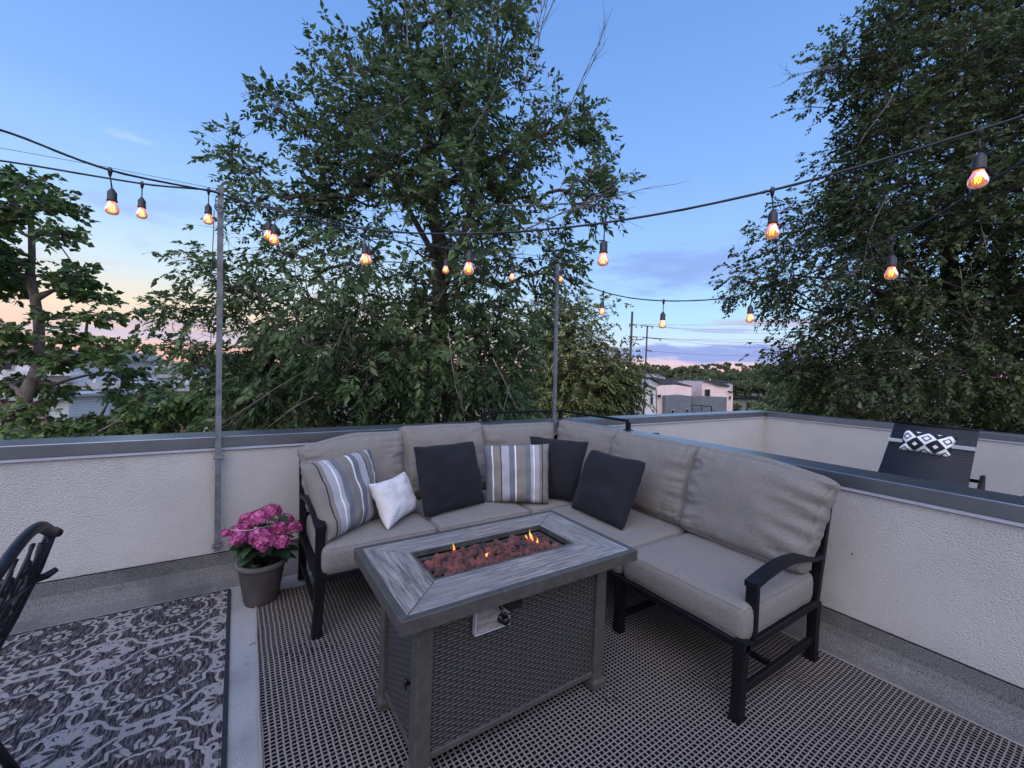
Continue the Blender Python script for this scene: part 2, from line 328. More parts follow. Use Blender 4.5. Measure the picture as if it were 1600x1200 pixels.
# ------------------------------------------------------------------ objects
def tag(o, label=None, cat=None, group=None, kind=None):
    if label: o['label'] = label
    if cat: o['category'] = cat
    if group: o['group'] = group
    if kind: o['kind'] = kind
    return o
def empty(name, loc, label, cat, group=None):
    o = bpy.data.objects.new(name, None); C.objects.link(o); o.location = loc; o.empty_display_size = .1
    return tag(o, label, cat, group)
def wloc(o): return Matrix.Translation(o.location) if o.type == 'EMPTY' else Matrix.Identity(4)   # meshes are built in place
def link(name, me, mats, parent=None):
    o = bpy.data.objects.new(name, me); C.objects.link(o)
    for m in (mats if isinstance(mats, (list, tuple)) else [mats]): me.materials.append(m)
    if parent:
        o.parent = parent; o.matrix_parent_inverse = wloc(parent).inverted()
    return o
class MB:
    def __init__(s): s.v, s.f, s.m, s.uv, s.sm = [], [], [], {}, []
    def add(s, vs, fs, mi=0, smooth=False):
        b = len(s.v); s.v += [tuple(v) for v in vs]
        for f in fs: s.f.append(tuple(b+i for i in f)); s.m.append(mi); s.sm.append(smooth)
        return s
    def box(s, a, b, mi=0, bev=0, M4=None):
        x0, y0, z0 = [min(a[i], b[i]) for i in range(3)]; x1, y1, z1 = [max(a[i], b[i]) for i in range(3)]
        if bev <= 0:
            vs = [(x, y, z) for z in (z0, z1) for y in (y0, y1) for x in (x0, x1)]
            fs = [(0, 2, 3, 1), (4, 5, 7, 6), (0, 1, 5, 4), (2, 6, 7, 3), (0, 4, 6, 2), (1, 3, 7, 5)]
        else:
            c = [(x0+x1)/2, (y0+y1)/2, (z0+z1)/2]; h = [(x1-x0)/2, (y1-y0)/2, (z1-z0)/2]; e = min(bev, min(h)*.9)
            vs, idx = [], {}
            for sx in (-1, 1):
                for sy in (-1, 1):
                    for sz in (-1, 1):
                        for k in range(3):
                            q = [h[0]-e, h[1]-e, h[2]-e]; q[k] = h[k]
                            idx[(sx, sy, sz, k)] = len(vs); vs.append((c[0]+sx*q[0], c[1]+sy*q[1], c[2]+sz*q[2]))
            fs = []
            for k in range(3):
                i, j = (k+1) % 3, (k+2) % 3
                for s1 in (-1, 1):
                    l = []
                    for a_, b_ in ((-1, -1), (1, -1), (1, 1), (-1, 1)):
                        t = [0, 0, 0]; t[k] = s1; t[i] = a_; t[j] = b_; l.append(idx[(*t, k)])
                    fs.append(l if s1 > 0 else l[::-1])
                for a_ in (-1, 1):                             # edges along k, between faces i and j
                    for b_ in (-1, 1):
                        t0 = [0, 0, 0]; t0[i] = a_; t0[j] = b_; t1 = list(t0); t0[k] = -1; t1[k] = 1
                        l = [idx[(*t0, i)], idx[(*t0, j)], idx[(*t1, j)], idx[(*t1, i)]]
                        fs.append(l if a_*b_ < 0 else l[::-1])
            for sx in (-1, 1):
                for sy in (-1, 1):
                    for sz in (-1, 1):
                        l = [idx[(sx, sy, sz, k)] for k in range(3)]; fs.append(l if sx*sy*sz > 0 else l[::-1])
        if M4: vs = [M4 @ Vector(v) for v in vs]
        return s.add(vs, fs, mi)
    def bar(s, p, q, wd, th, mi=0, up=(0, 0, 1), bev=.003):   # box from p to q, wd across, th along up
        p, q = Vector(p), Vector(q); d = (q-p); L = d.length; z = d.normalized(); u = Vector(up)
        x = u.cross(z)
        if x.length < 1e-4: x = Vector((1, 0, 0)).cross(z)
        x.normalize(); y = z.cross(x)
        m = Matrix(((x.x, y.x, z.x, p.x), (x.y, y.y, z.y, p.y), (x.z, y.z, z.z, p.z), (0, 0, 0, 1)))
        return s.box((-wd/2, -th/2, 0), (wd/2, th/2, L), mi, bev, m)
    def tube(s, pts, rad, n=8, mi=0, cap=True, closed=False, flat=1.0, up=None):
        pts = [Vector(p) for p in pts]; N = len(pts); rs = rad if isinstance(rad, (list, tuple)) else [rad]*N
        t0 = (pts[1]-pts[0]).normalized(); a = Vector(up) if up else (Vector((0, 0, 1)) if abs(t0.z) < .9 else Vector((1, 0, 0)))
        vs = []; x = None
        for i in range(N):
            t = (pts[(i+1) % N]-pts[i-1]) if closed else (pts[min(i+1, N-1)]-pts[max(i-1, 0)])
            t.normalize()
            if x is None or up: x = a.cross(t).normalized()
            else: x = (x - t*x.dot(t)).normalized()
            y = t.cross(x)
            for k in range(n):
                an = 2*math.pi*k/n; vs.append(pts[i] + x*math.cos(an)*rs[i]*flat + y*math.sin(an)*rs[i])
        fs = []
        for i in range(N if closed else N-1):
            j = (i+1) % N
            for k in range(n): fs.append((i*n+k, i*n+(k+1) % n, j*n+(k+1) % n, j*n+k))
        if cap and not closed: fs += [tuple(range(n))[::-1], tuple((N-1)*n+k for k in range(n))]
        return s.add(vs, fs, mi, True)
    def lathe(s, prof, c=(0, 0, 0), n=24, mi=0, smooth=True):
        vs = []; c = Vector(c)
        for r, z in prof:
            for k in range(n):
                a = 2*math.pi*k/n; vs.append(c+Vector((r*math.cos(a), r*math.sin(a), z)))
        fs = []
        for i in range(len(prof)-1):
            for k in range(n): fs.append((i*n+k, i*n+(k+1) % n, (i+1)*n+(k+1) % n, (i+1)*n+k))
        return s.add(vs, fs, mi, smooth)
    def prism(s, poly, z0, z1, mi=0):
        n = len(poly); vs = [(x, y, z0) for x, y in poly]+[(x, y, z1) for x, y in poly]
        fs = [tuple(range(n))[::-1], tuple(range(n, 2*n))]+[(i, (i+1) % n, n+(i+1) % n, n+i) for i in range(n)]
        return s.add(vs, fs, mi)
    def build(s, name, mats, parent=None):
        me = bpy.data.meshes.new(name); me.from_pydata(s.v, [], s.f)
        me.polygons.foreach_set('material_index', s.m); me.polygons.foreach_set('use_smooth', s.sm); me.update()
        return link(name, me, mats, parent)
def npmesh(name, v, f, tone=None, smooth=False):              # numpy arrays: v (n,3), f (m,k)
    me = bpy.data.meshes.new(name); n, m, k = len(v), len(f), f.shape[1]
    me.vertices.add(n); me.vertices.foreach_set('co', v.astype(np.float32).ravel())
    me.loops.add(m*k); me.loops.foreach_set('vertex_index', f.astype(np.int32).ravel())
    me.polygons.add(m); me.polygons.foreach_set('loop_start', np.arange(0, m*k, k, dtype=np.int32)); me.polygons.foreach_set('loop_total', np.full(m, k, np.int32))
    me.polygons.foreach_set('use_smooth', np.full(m, smooth)); me.update(calc_edges=True)
    if tone is not None:
        a = me.attributes.new('tone', 'FLOAT', 'FACE'); a.data.foreach_set('value', tone.astype(np.float32))
    me.validate(); return me

# ------------------------------------------------------------------ ground and deck
YB, XR, H, ZB, FH, W, XN = 3.201, 2.690, .92, .169, .089, .242, 6.856
def terrain(x, y):
    a = x*fh.x + y*fh.y; b = x*rh.x + y*rh.y
    r = math.hypot(x, y)
    right = 1/(1+math.exp(-(b/max(r, 1)-.12)*9))
    rise = max(0, min(1, (r-60)/150))
    return -8.5 + rise*right*9.0 + 1.2*mn.noise(Vector((x*.012, y*.012, 0)))*min(1, r/60)
vs, fs = [], []
rings = [0, 5, 10, 18, 28, 40, 55, 70, 85, 100, 120, 145, 175, 210, 260, 330, 420, 560, 800, 1200, 2000, 4500]; NA = 72
for r in rings:
    for k in range(NA):
        a = 2*math.pi*k/NA; x, y = r*math.cos(a), r*math.sin(a); vs.append((x, y, terrain(x, y)))
for i in range(len(rings)-1):
    for k in range(NA): fs.append((i*NA+k, (i+1)*NA+k, (i+1)*NA+(k+1) % NA, i*NA+(k+1) % NA))
M['ground'] = basic('dry_ground', (.10, .105, .055), .95, .3, .08, c2=(.15, .10, .07))
MB().add(vs, fs, 0, True).build('ground', M['ground'])['kind'] = 'structure'
m = MB(); m.box((-6, -5, -8.4), (XN+W+.05, YB+W-.02, -.02)); m.box((-6, -5, -.02), (XR+.06, YB+.02, 0)); m.box((XR+W-.06, -5, -.02), (XN+.06, YB+.02, 0))
m.build('deck_floor', M['deck'])['kind'] = 'structure'

def wall(name, axis, a0, a1, face, side, label, thick=W, flash=(1,), z0=-.3, both=False, h=H):
    # wall running along axis ('x' or 'y') between a0 and a1; inner face at `face`, body towards +side
    P = (lambda a, t, z: (a, face+side*t, z)) if axis == 'x' else (lambda a, t, z: (face+side*t, a, z))
    mid = P((a0+a1)/2, thick/2, 0); e = empty(name, mid, label, 'wall')
    in_ = .022
    ax_ = a1+(.03 if axis == 'y' else 0)
    m = MB(); m.box(P(a0, in_, z0), P(ax_, thick-in_, h-.03)); m.build('stucco_body', M['stucco'], e)
    c = MB(); c.box(P(a0, 0, h-FH+.018), P(a1, thick, h), 0, .004); c.build('coping', M['coping'], e)
    c = MB(); c.box(P(a0, .006, h-FH), P(a1, .02, h-FH+.0175), 0, .0015)
    if both: c.box(P(a0, thick-.02, h-FH), P(a1, thick-.006, h-FH+.0175), 0, .0015)
    c.build('drip_cleat', M['cleat'], e)
    c = MB(); c.box(P(a0, in_-.009, ZB-.004), P(a1, in_-.0005, ZB+.003)); c.build('gap_shadow_strip', M['black'], e)  # dark strip put in for the shade where stucco meets flashing
    c = MB()
    def fl(t0, s_):
        prof = [(0, ZB), (-.012*s_, ZB-.002), (-.014*s_, .09), (-.03*s_, .055), (-.085*s_, .016), (-.17*s_, .0045), (-.175*s_, -.01), (0, -.01)]
        n = len(prof); vv = []; NS = 40
        for i in range(NS+1):
            a = a0+(a1+(.02 if axis == 'y' else 0)-a0)*i/NS
            for t, z in prof: vv.append(P(a, t0+t+(.002*mn.noise(Vector((a*3, z*9, 1))) if 0 < -t*s_ < .17 else 0), z))
        ff = [(i*n+k, i*n+(k+1) % n, (i+1)*n+(k+1) % n, (i+1)*n+k) for i in range(NS) for k in range(n)]
        c.add(vv, ff, 0, False)
    fl(in_, 1)
    if both: fl(thick-in_, -1)
    c.build('base_flashing', M['flash'], e)
    return e
wb = wall('parapet_wall', 'x', -6, XN+W, YB, 1, 'long cream stucco parapet wall with grey metal coping behind the sofa and flower pot')
wd = wall('parapet_wall', 'y', -5, YB-.001, XR, 1, 'cream stucco divider wall with grey coping between the sofa and the neighbouring terrace', both=True)
wn = wall('parapet_wall', 'y', -5, YB-.001, XN, 1, 'far cream stucco parapet with grey coping behind the lounger on the next terrace')
# seams of the coping
for o, pts in ((wb, [(-1.75, 'x'), (1.3, 'x'), (4.3, 'x')]), (wd, [(-.2, 'y'), (2.7, 'y')])):
    m = MB()
    for a, ax in pts:
        if ax == 'x': m.box((a, YB-.002, H-FH+.016), (a+.03, YB+W+.002, H+.0025), 0, .001)
        else: m.box((XR-.002, a, H-FH+.016), (XR+W+.002, a+.03, H+.0025), 0, .001)
    m.build('coping_seam', M['coping'], o)
m = MB()
for px, py in ((1332, 865),):
    q = hit(px, py, 0, XR+.02); m.lathe([(0, 0), (.004, .001), (.004, .003), (0, .004)], (0, 0, 0), 8)
    m.v = [(q.x-.002-z, q.y+x, q.z+y) for x, y, z in m.v]
m.build('nail_hole', M['black'], wd)

# ------------------------------------------------------------------ corner guard rail on the copings
e = empty('guard_rail', (2.9, 3.3, H), 'low black metal corner rail standing on the wall coping behind the sofa corner', 'railing')
A = hit(752, 643, 2, 1.006); Cn = hit(876, 641, 2, 1.006); B = hit(984, 656.5, 2, 1.006)
m = MB(); m.bar((A.x-.012, Cn.y, 1.0), (Cn.x+.012, Cn.y, 1.0), .025, .022); m.build('rail', M['frame'], e)
m = MB(); m.bar((Cn.x, Cn.y-.013, 1.0), (Cn.x, B.y, 1.0), .025, .022); m.build('rail', M['frame'], e)
for x, y in ((A.x, Cn.y), (Cn.x+.001, Cn.y), (Cn.x, B.y)):
    m = MB(); m.box((x-.017, y-.017, H+.001), (x+.017, y+.017, .988), 0, .002); m.box((x-.03, y-.03, H+.001), (x+.03, y+.03, H+.006)); m.build('post', M['frame'], e)

# ------------------------------------------------------------------ light posts
def light_post(x, y, z0, z1, label, dx_, sz=.0155):
    e = empty('light_post', (x, y, z0), label, 'post', 'square steel posts carrying the string lights')
    m = MB(); s = sz
    v = [(x+dx_*(1 if z > 1 else 0)+a, y+b, z) for z in (z0, z1) for a, b in ((-s, -s), (s, -s), (s, s), (-s, s))]
    m.add(v, [(3, 2, 1, 0), (4, 5, 6, 7), (0, 1, 5, 4), (1, 2, 6, 5), (2, 3, 7, 6), (3, 0, 4, 7)]); m.build('tube', M['post'], e)
    for z in (H-.13, z0+.03):
        m = MB(); m.box((x-.026, y-s-.003, z-.008), (x+.026, y+.03, z+.008), 0, .002); m.tube([(x-.026, y-s-.012, z), (x-.026, y-s, z)], .005, 6); m.build('bracket', M['post'], e)
    m = MB(); q = x+dx_
    pts = [(q-.03, y-.03, z1-.16)]+[(q-.035+.003*math.sin(i*1.7), y-.022, z1-.16-i*.13) for i in range(1, 8)]
    m.tube(pts, .0025, 5); m.tube([(q+.03*math.cos(a), y+.03*math.sin(a), z1-.13+.01*math.sin(a*2)) for a in np.linspace(0, 6.28, 13)[:-1]], .003, 5, closed=True)
    m.tube([(q-.024, y-.024, z1-.09), (q-.02, y-.03, z1-.16), (q, y-.035, z1-.18), (q+.02, y-.03, z1-.15)], .003, 5)
    m.build('wire_tie', M['cord'], e); return e
PX1, PX2, PY = -.083, 2.635, YB-.021
light_post(PX1, PY, .20, 2.47, 'grey square steel post fixed to the wall left of the sofa', -.012)
light_post(PX2, PY, .25, 2.455, 'grey square steel post rising behind the corner of the sofa', -.05, .0135)
P1 = Vector((PX1-.012, PY, 2.42)); P2 = Vector((PX2-.05, PY, 2.40))

# ------------------------------------------------------------------ string lights
DROP = .206
def bulb_parts(e, p):
    p = Vector(p); m = MB(); jr = random.Random(int(p.x*1000)); tilt = Vector((jr.uniform(-.02, .02), jr.uniform(-.02, .02), 0))
    m.tube([p+Vector((0, 0, .006)), p-Vector((0, 0, .004)), p-Vector((0, 0, .028))], [.010, .010, .005], 8)
    m.tube([p+Vector((0, 0, .004+.010*math.sin(a)))+rh*.008*math.cos(a) for a in np.linspace(0, 6.28, 9)[:-1]], .0022, 5, closed=True)
    c = p-Vector((0, 0, .028)); d = p-Vector((0, 0, .086))+tilt*.5
    m.tube([c, d], .0032, 6)
    b = p-Vector((0, 0, .086))+tilt*.5
    m.lathe([(0, .006), (.006, .004), (.012, -.006), (.0185, -.016), (.0185, -.05), (.0205, -.052), (.0205, -.058), (.016, -.059), (0, -.057)], b, 14)
    s = m.build('socket', M['socket'], e)
    m = MB(); c = b-Vector((0, 0, .058))
    prof = [(.0145, 0), (.016, -.008), (.0215, -.02), (.0268, -.034), (.0272, -.044), (.024, -.054), (.016, -.0605), (.006, -.063), (.0002, -.0635)]
    m.lathe(prof, c, 20); o = m.build('glass_bulb', M['bulb'], e)
    uv = o.data.uv_layers.new(name='uv')
    for l in o.data.loops:
        z = o.data.vertices[l.vertex_index].co.z; uv.data[l.index].uv = (.5, max(0, min(1, 1+(z-c.z)/.064)))
    o.visible_shadow = True
    m = MB()
    m.tube([c+Vector((.0075*math.cos(a), .0075*math.sin(a), -.014-.016*(1+math.cos(a*3)))) for a in np.linspace(0, 6.28, 19)[:-1]], .0018, 5, closed=True)
    f = m.build('filament', M['fil'], e)
    for q in (o,):
        pass
    return s
def strand(name, pts, bulbs, label, group=None, rad=.0052, mat='cord'):
    e = empty(name, pts[0], label, 'string lights', group)
    # smooth cord through the points
    P = [Vector(p) for p in pts]; out = []
    Q = [2*P[0]-P[1]]+P+[2*P[-1]-P[-2]]
    for i in range(1, len(Q)-2):
        for k in range(8):
            t = k/8; a, b, c, d = Q[i-1:i+3]
            out.append(.5*((2*b)+(c-a)*t+(2*a-5*b+4*c-d)*t*t+(3*b-a-3*c+d)*t**3))
    out.append(P[-1]); m = MB(); m.tube(out, rad, 7)
    # twisted second core
    m.tube([p+Vector((0, 0, .002*math.cos(i*1.3)))+rh*.002*math.sin(i*1.3) for i, p in enumerate(out)], rad*.8, 6)
    m.build('cord', M[mat], e)
    for b in bulbs: bulb_parts(e, b)
    return e
A_ = [at(-140, 178, 1.5), at(0, 203, 1.75), at(172, 266, 2.0), at(325, 298, 2.46), P1]
strand('string_lights', A_, [A_[2]], 'upper black light string with one large lit bulb at the left edge')
A2 = [at(-160, 236, 2.1), at(0, 251, 2.25), at(222, 287, 2.48), at(326, 297, 2.56), P1+Vector((0, -.01, -.01))]
strand('string_lights', A2, [A2[2], A2[3]], 'lower black light string with two lit bulbs left of the left post')
D_ = [P1+Vector((.01, -.012, 0)), at(432, 329, 2.54), at(570, 358, 2.45), at(735, 365, 2.12), at(945, 348, 2.02), at(1207, 297, 1.78), at(1531, 203, 1.5), at(1700, 145, 1.32)]
strand('string_lights', D_, D_[1:-1], 'thick black light string sweeping across the trees to the upper right edge')
E0 = P1+Vector((.012, 0, -.02)); E1 = P2
def ep(t): p = E0.lerp(E1, t); return p-Vector((0, 0, .24*4*t*(1-t)*.75))
def on_back(px, py, y=PY): return hit(px, py, 1, y)
bk = [on_back(420, 325), on_back(576, 368), on_back(697, 388), on_back(800, 402), on_back(878, 408)]
strand('string_lights', [E0]+bk, bk, 'thin black light string hanging along the back wall between the two posts', rad=.004)
F_ = [P2+Vector((.02, -.01, -.02)), at(943, 456, 3.75), at(1037, 470, 3.15), at(1175, 458, 2.92), at(1393, 373, 2.12), at(1560, 275, 1.75), at(1680, 205, 1.55)]
strand('string_lights', F_, F_[1:5], 'black light string curving from the right post across the sky to the right edge', rad=.0045)
m = MB(); m.tube([at(-60, 222, 2.2), at(0, 231, 2.25), at(172, 262, 2.4), P1+Vector((0, 0, .03))], .0016, 5)
m.tube([P1+Vector((.02, 0, .0)), at(520, 345, 2.9), at(690, 385, 3.4), P2+Vector((0, .02, .02))], .0013, 5)
tag(m.build('support_wire', M['post']), 'thin grey guy wire strung above the lights past the left post', 'wire')

# ------------------------------------------------------------------ rugs
def rug_sheet(name, x0, x1, y0, y1, z, mt, label, n=60, sk=(0, 0, 0, 0)):
    vs, fs = [], []
    for j in range(n+1):
        for i in range(n+1):
            u, v = i/n, j/n
            x = x0+(x1-x0)*u + sk[0]*(1-v)*(1-u) + sk[1]*(1-v)*u; y = y0+(y1-y0)*v
            wv = .007*mn.noise(Vector((x*2.9, y*2.9, 3)))*(1 if .02 < u < .98 else .3)
            x += .004*mn.noise(Vector((y*3, u*2, 8)))
            vs.append((x, y, z+.003+max(wv, -.002)))
    for j in range(n):
        for i in range(n):
            a = j*(n+1)+i; fs.append((a, a+1, a+n+2, a+n+1))
    b = len(vs); edge = [i for i in range(n+1)]+[(j+1)*(n+1)-1 for j in range(1, n+1)]+[n*(n+1)+i for i in range(n-1, -1, -1)]+[j*(n+1) for j in range(n-1, 0, -1)]
    m = MB(); m.add(vs, fs, 0, True)
    k = len(edge); ev = [vs[i] for i in edge]+[(vs[i][0], vs[i][1], z-.002) for i in edge]
    m.add(ev, [(i, i+k, (i+1) % k+k, (i+1) % k) for i in range(k)])
    return m
m = rug_sheet('rug', .118, 2.475, -1.6, 2.86, .004, None, '', sk=(-.09, .16, 0, 0))
o = m.build('woven_rug', M['rug']); tag(o, 'large beige and black open weave outdoor rug under the sofa and fire table', 'rug')
# fringe-like selvage along the left edge
m = MB(); pts = [(.115-.085*(1-v/40)+.004*mn.noise(Vector((v*.6, 2, 1))), -1.6+4.46*v/40, .009) for v in range(41)]
m.tube(pts, .0055, 6); m.build('rug_binding', M['rugpile'], o)
m = MB(); m.tube([(2.478+.16*(1-v/40)+.004*mn.noise(Vector((v*.6, 5, 1))), -1.6+4.46*v/40, .009) for v in range(41)], .0045, 6)
m.build('rug_binding', M['rugpile'], o)

# patterned rug: dark ground with a raised light pile drawn as ribbons
RX0, RX1, RY0, RY1 = -2.4, -.012, .1, 3.02
m = MB(); m.box((RX0, RY0, .0035), (RX1, RY1, .0085)); rug2 = m.build('patterned_rug', M['rugdark'])
tag(rug2, 'charcoal and grey rug with scrolls and flowers lying left of the flower pot', 'rug')
for a, b in (((RX0, RY1-.012), (RX1, RY1+.004)), ((RX0, RY0-.004), (RX1, RY0+.012)), ((RX1-.012, RY0), (RX1+.004, RY1)), ((RX0-.004, RY0), (RX0+.012, RY1))):
    m = MB(); m.box((*a, .003), (*b, .0105), 0, .002); m.build('rug_binding', M['rugedge'], rug2)
TX, TY = .457, .572
strokes = []                                                   # (points, width) in tile units of metres, one quadrant, mirrored
def arc(cx, cy, r, a0, a1, n=9, ry=None): return [(cx+r*math.cos(R(a)), cy+(ry or r)*math.sin(R(a))) for a in np.linspace(a0, a1, n)]
def spiral(cx, cy, r0, r1, a0, a1, n=16): return [(cx+(r0+(r1-r0)*i/n)*math.cos(R(a0+(a1-a0)*i/n)), cy+(r0+(r1-r0)*i/n)*math.sin(R(a0+(a1-a0)*i/n))) for i in range(n+1)]
lw = .0155
Q = [([(0, .270), (.022, .258), (.062, .262), (.085, .236), (.066, .208), (.100, .200), (.096, .165), (.134, .160), (.124, .122), (.160, .112), (.158, .072), (.196, .045), (.192, 0)], lw),
     (spiral(.055, .275, .034, .010, 200, -160), lw*.9), ([(.025, .265), (.09, .262), (.125, .235), (.138, .205)], lw*.9),
     (arc(.135, .232, .045, 100, -60, 9), lw), (spiral(.195, .205, .030, .008, 90, 430), lw*.9), ([(.138, .205), (.165, .178), (.195, .175)], lw*.9),
     (arc(.212, .128, .040, 120, -120, 9, .05), lw*.85), (spiral(.205, .045, .028, .008, 150, 500), lw*.8), ([(.182, .068), (.2, .085), (.2285, .09)], lw*.8),
     (arc(.228, .0, .028, 90, 180, 6), lw*.8),
     # inside the ogee: little leafy scrolls round the flower
     (spiral(.092, .082, .034, .012, -60, 250), lw*.75), ([(.062, .112), (.045, .135), (.018, .142), (0, .135)], lw*.7), ([(.108, .052), (.132, .035), (.14, 0)], lw*.7),
     ([(.03, .150), (.052, .170), (.060, .195)], lw*.9), ([(.018, .168), (.022, .195), (.012, .215)], lw*.8), ([(.125, .075), (.142, .072)], lw*.8), ([(.0, .165), (.0, .19)], lw)]
def leafpoly(cx, cy, ang, L, wd):
    c, s_ = math.cos(ang), math.sin(ang); pp = [(0, 0), (L*.35, wd), (L*.75, wd*.8), (L, 0), (L*.75, -wd*.8), (L*.35, -wd)]
    return [(cx+x*c-y*s_, cy+x*s_+y*c) for x, y in pp]
fills = []
for k in range(10): fills.append(leafpoly(.030*math.cos(k*.628), .036*math.sin(k*.628), k*.628, .024, .0105))
for k in range(6): fills.append(leafpoly(.062+.02*math.cos(k), .205+.0*k, k, .001, .001)) if False else None
ring = arc(0, 0, .0165, 0, 360, 13, .021); ring2 = arc(0, 0, .0335, 0, 360, 17, .040)
for sx_, sy_, a0 in ((.092, .082, 0),):
    for k in range(5):
        for mx in (-1, 1):
            for my in (-1, 1): fills.append([(mx*x, my*y) for x, y in leafpoly(.092, .082, k*1.257+.3, .016, .006)])
for mx in (-1, 1):
    for my in (-1, 1):
        for (x, y, an, L) in ((.035, .152, 1.2, .04), (.05, .150, .8, .04), (.108, .112, .8, .03), (.13, .05, .3, .025), (.02, .1, 1.3, .026)):
            fills.append([(mx*a, my*b) for a, b in leafpoly(x, y, an, L, .006)])
# feathered palmette at the tile corner (centre TX/2, TY/2): toothed outline in four lobes with dark hearts
palm = []
for q in range(4):
    for k in range(9):
        t = (k-4)/4; base = (math.pi/2*q) + t*.62; Lr = .088*(1 - .28*abs(t)**1.6)*(1.0 if q % 2 else .86)
        palm.append(leafpoly(.022*math.cos(base)*.8, .026*math.sin(base), base, (Lr-.004)*1.12, .0062))
def ribbon(mb, pts, wd, ox, oy, mx, my, z):
    P = [(mx*x, my*y) for x, y in pts]; L, Rr = [], []
    for i in range(len(P)):
        a, b = P[max(i-1, 0)], P[min(i+1, len(P)-1)]; t = Vector((b[0]-a[0], b[1]-a[1])); t.normalize() if t.length else None
        jn = wd*.5*(1+.22*mn.noise(Vector((ox+P[i][0], oy+P[i][1], 0))*60))
        L.append((ox+P[i][0]-t.y*jn, oy+P[i][1]+t.x*jn)); Rr.append((ox+P[i][0]+t.y*jn, oy+P[i][1]-t.x*jn))
    clip = lambda p: (min(max(p[0], RX0+.012), RX1-.013), min(max(p[1], RY0+.012), RY1-.013))
    for i in range(len(P)-1):
        q = [clip(L[i]), clip(L[i+1]), clip(Rr[i+1]), clip(Rr[i])]
        cr = sum(q[k][0]*q[(k+1) % 4][1]-q[(k+1) % 4][0]*q[k][1] for k in range(4))
        if abs(cr) < 1e-7: continue
        if cr < 0: q = q[::-1]
        mb.add([(x, y, z+.00004*(i % 3)) for x, y in q], [(0, 1, 2, 3)])
def fill(mb, poly, ox, oy, z, mi=0):
    q = [(min(max(ox+x, RX0+.012), RX1-.013), min(max(oy+y, RY0+.012), RY1-.013)) for x, y in poly]
    a = sum(q[k][0]*q[(k+1) % len(q)][1]-q[(k+1) % len(q)][0]*q[k][1] for k in range(len(q)))
    if abs(a) < 1e-6: return
    if a < 0: q = q[::-1]
    mb.add([(x, y, z) for x, y in q], [tuple(range(len(q)))], mi)
mp = MB(); fx0, fy0 = -.258, 2.885
zi = 0
for i in range(-5, 2):
    for j in range(-5, 2):
        ox, oy = fx0+i*TX, fy0+j*TY; inn = RX0-.25 < ox < RX1+.25 and RY0-.3 < oy < RY1+.3
        if not inn: continue
        for s_i, (pts, wd) in enumerate(Q):
            for mx in ((-1, 1) if max(abs(p[0]) for p in pts) > 0 else (1,)):
                for my in (-1, 1): zi += 1; ribbon(mp, pts, wd, ox, oy, mx, my, .0094+(s_i % 7)*.00022+(mx+1)*.00003+(my+1)*.00005)
        ribbon(mp, ring2, .005, ox, oy, 1, 1, .0097)
        for k, f in enumerate(fills): fill(mp, f, ox, oy, .0111+(k % 5)*.00013)
        fill(mp, ring[:-1], ox, oy, .0096)
        for k, f in enumerate(palm): fill(mp, f, ox+TX/2, oy+TY/2, .0094+(k % 9)*.00015)
        for k, an in enumerate((.35, .95, 2.2, 2.8, 3.5, 4.1, 5.35, 5.95)): fill(mp, leafpoly(.018*math.cos(an), .020*math.sin(an), an, .046 if k % 2 else .036, .0085), ox+TX/2, oy+TY/2, .0119+k*.00003, 1)
mp.build('scroll_pattern', [M['rugpile'], M['rugdark']], rug2)

